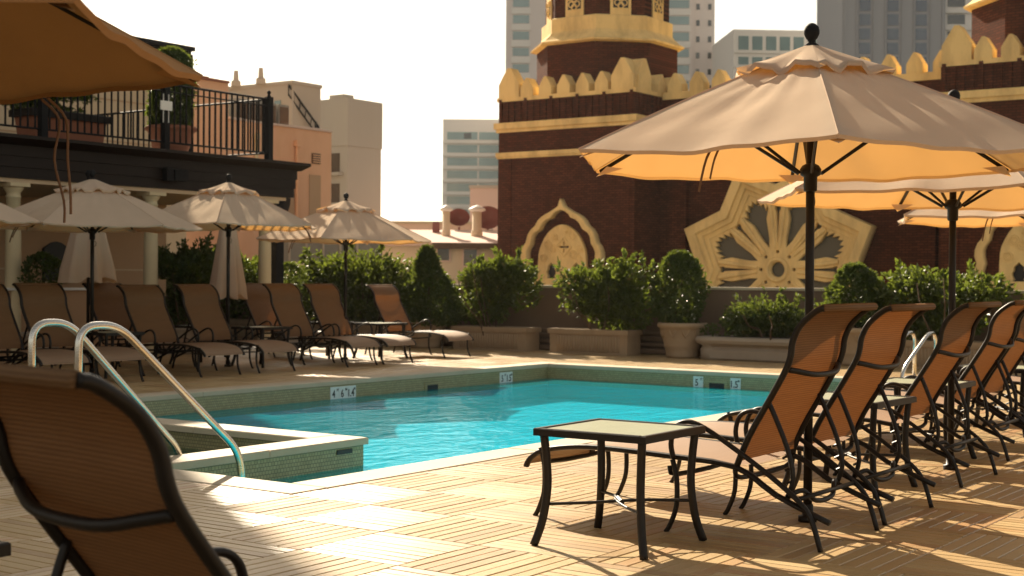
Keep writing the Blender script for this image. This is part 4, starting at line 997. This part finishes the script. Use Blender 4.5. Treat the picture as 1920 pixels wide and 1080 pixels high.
make_umbrella('big tan umbrella with its pole between the first two loungers', (7.18, 3.09, 0), R(28.2), 1.945, 1.385, .60, 1, 2)
make_umbrella('tan umbrella whose pole stands beyond the third lounger', (9.78, 3.16, 0), R(35), 1.885, 1.42, .60, 2, 3)
make_umbrella('tan umbrella at the far end of the sunny lounger row', (12.9, 3.35, 0), R(22), 1.86, 1.42, .58, 3, 2)
make_umbrella('tan umbrella by the menu board above the loungers across the pool', (11.91, 15.0, 0), R(28), 1.92, 1.42, .60, 4, 2)
make_umbrella('half-sunlit tan umbrella beside the closed umbrella', (14.29, 15.0, 0), R(40), 2.02, 1.40, .60, 5, 4)
make_umbrella('tan umbrella above the loungers by the long hedge', (16.79, 15.0, 0), R(27), 1.88, 1.42, .60, 6, 2)
make_umbrella('tan umbrella at the pavilion end of the far lounger row', (9.45, 15.1, 0), R(30), 1.93, 1.42, .60, 7, 2)
ub = make_umbrella('dark-lit tan umbrella overhanging the lounger at the spa end, long straps hanging', (2.12, 4.28, 0), R(35), 1.985, 1.40, .60, 8, None, 'shaded_canvas')
# its two long hanging tie straps
for s, dz in ((0, 0), (1, .03)):
    b = Vector((1.16, .0, 0)) + Vector((.01, .05, 0))*s
    MB().tube(smooth_path([b*.93+Vector((0, 0, 1.93)), b+Vector((.0, 0, 1.86)), b+Vector((.015-.03*s, .01, 1.72)), b+Vector((.02, 0, 1.60-dz)), b+Vector((.03, .01, 1.52-dz))], 4), .006, 5, .003).build('tie_strap', 'strap_canvas', ub)

def closed_umbrella(label, loc, ztop, zbot, r, seed):
    t = thing('closed_umbrella', label, 'umbrella', loc, 0, 'closed tan umbrellas'); rg = random.Random(seed)
    MB().tube([(0, 0, 0), (0, 0, ztop+.05)], .024, 10).build('pole', 'bronze_metal', t, True)
    MB().lathe([(.03, ztop+.05), (.02, ztop+.08), (.045, ztop+.11), (.05, ztop+.14), (.03, ztop+.18), (.004, ztop+.19)], 12).build('finial', 'black_iron', t, True)
    rows = []
    for i in range(15):
        s = i/14; rr = .05+(r-.05)*s**.8; row = []
        for j in range(49):
            a = 2*math.pi*j/48; fold = 1+.26*math.sin(6*a+.4)*s+.10*math.sin(13*a+seed)*s
            z = ztop-(ztop-zbot)*s - (.10*abs(math.sin(3*a+.5)) if i == 14 else 0)*1.0
            row.append((rr*fold*math.cos(a), rr*fold*math.sin(a), z))
        rows.append(row)
    MB().grid(rows).build('furled_canopy', 'umbrella_canvas', t, True)
    MB().lathe([(.026, .0), (.05, .0), (.05, .05), (.026, .06)], 12).build('deck_sleeve', 'bronze_metal', t, True)
closed_umbrella('closed tan umbrella in front of the pavilion wall by the menu board', (13.27, 16.8, 0), 2.62, 1.28, .32, 2)
closed_umbrella('closed tan umbrella in front of the corner hedge', (15.99, 16.8, 0), 2.50, 1.02, .24, 5)

# ---- steel rails
def arch_rail(name, label, pts, r=.024, group=None):
    t = thing(name, label, 'handrail', (0, 0, 0), 0, group)
    MB().tube(pts, r, 12).build('tube', 'brushed_steel', t, True)
    for p in (pts[0],): MB().lathe([(r+.03, p[2]-.001+.0), (r+.03, p[2]+.012), (r+.004, p[2]+.022)], 14, (p[0], p[1])).build('flange', 'brushed_steel', t, True)
    return t
def bend(pts, rad, n=7):
    """rounded corners on a polyline"""
    P = [Vector(p) for p in pts]; out = [P[0]]
    for i in range(1, len(P)-1):
        a, b, c = P[i-1], P[i], P[i+1]; u = (a-b).normalized(); w_ = (c-b).normalized(); d = min(rad, (a-b).length*.49, (c-b).length*.49)
        p0, p1 = b+u*d, b+w_*d
        for k in range(n+1): t = k/n; out.append((p0*(1-t)+b*t)*(1-t)+(b*(1-t)+p1*t)*t)
    out.append(P[-1]); return [tuple(p) for p in out]
arch_rail('spa_rail', 'steel grab rail running down past the spa wall into the pool', bend([(5.62, 7.22, .008), (5.62, 7.20, .985), (5.92, 7.20, .985), (6.88, 7.10, .10), (6.93, 7.09, -.50)], .13), .026)
arch_rail('spa_rail', 'steel grab rail running down into the spa', bend([(5.72, 7.80, .008), (5.72, 7.80, .985), (6.02, 7.82, .985), (7.07, 7.90, .02), (7.12, 7.90, -.66)], .13), .026)
for k, y in enumerate((6.16, 6.44)):
    arch_rail('pool_rail', 'arched steel ladder rail at the far edge of the pool, on the '+('far lounger side' if k == 0 else 'trough side'), bend([(18.42, y, .008), (18.42, y, .61), (18.16, y, .63), (17.50, y+.12, .16), (17.45, y+.13, -.5)], .17), .024)

# ---- warm city haze between the deck and the far towers
hm = bpy.data.materials.new('city_haze'); hm.use_nodes = True; ht_ = hm.node_tree; ht_.nodes.clear()
ho = ht_.nodes.new('ShaderNodeOutputMaterial'); pv = ht_.nodes.new('ShaderNodeVolumePrincipled')
pv.inputs['Color'].default_value = (.97, .95, .92, 1); pv.inputs['Density'].default_value = .00016; pv.inputs['Anisotropy'].default_value = .35
ht_.links.new(pv.outputs[0], ho.inputs['Volume']); MATS['city_haze'] = hm
hz_ = MB().box(-302, 502, -302, 502, -15.5, 64).build('haze', 'city_haze'); tag(hz_, kind='stuff')
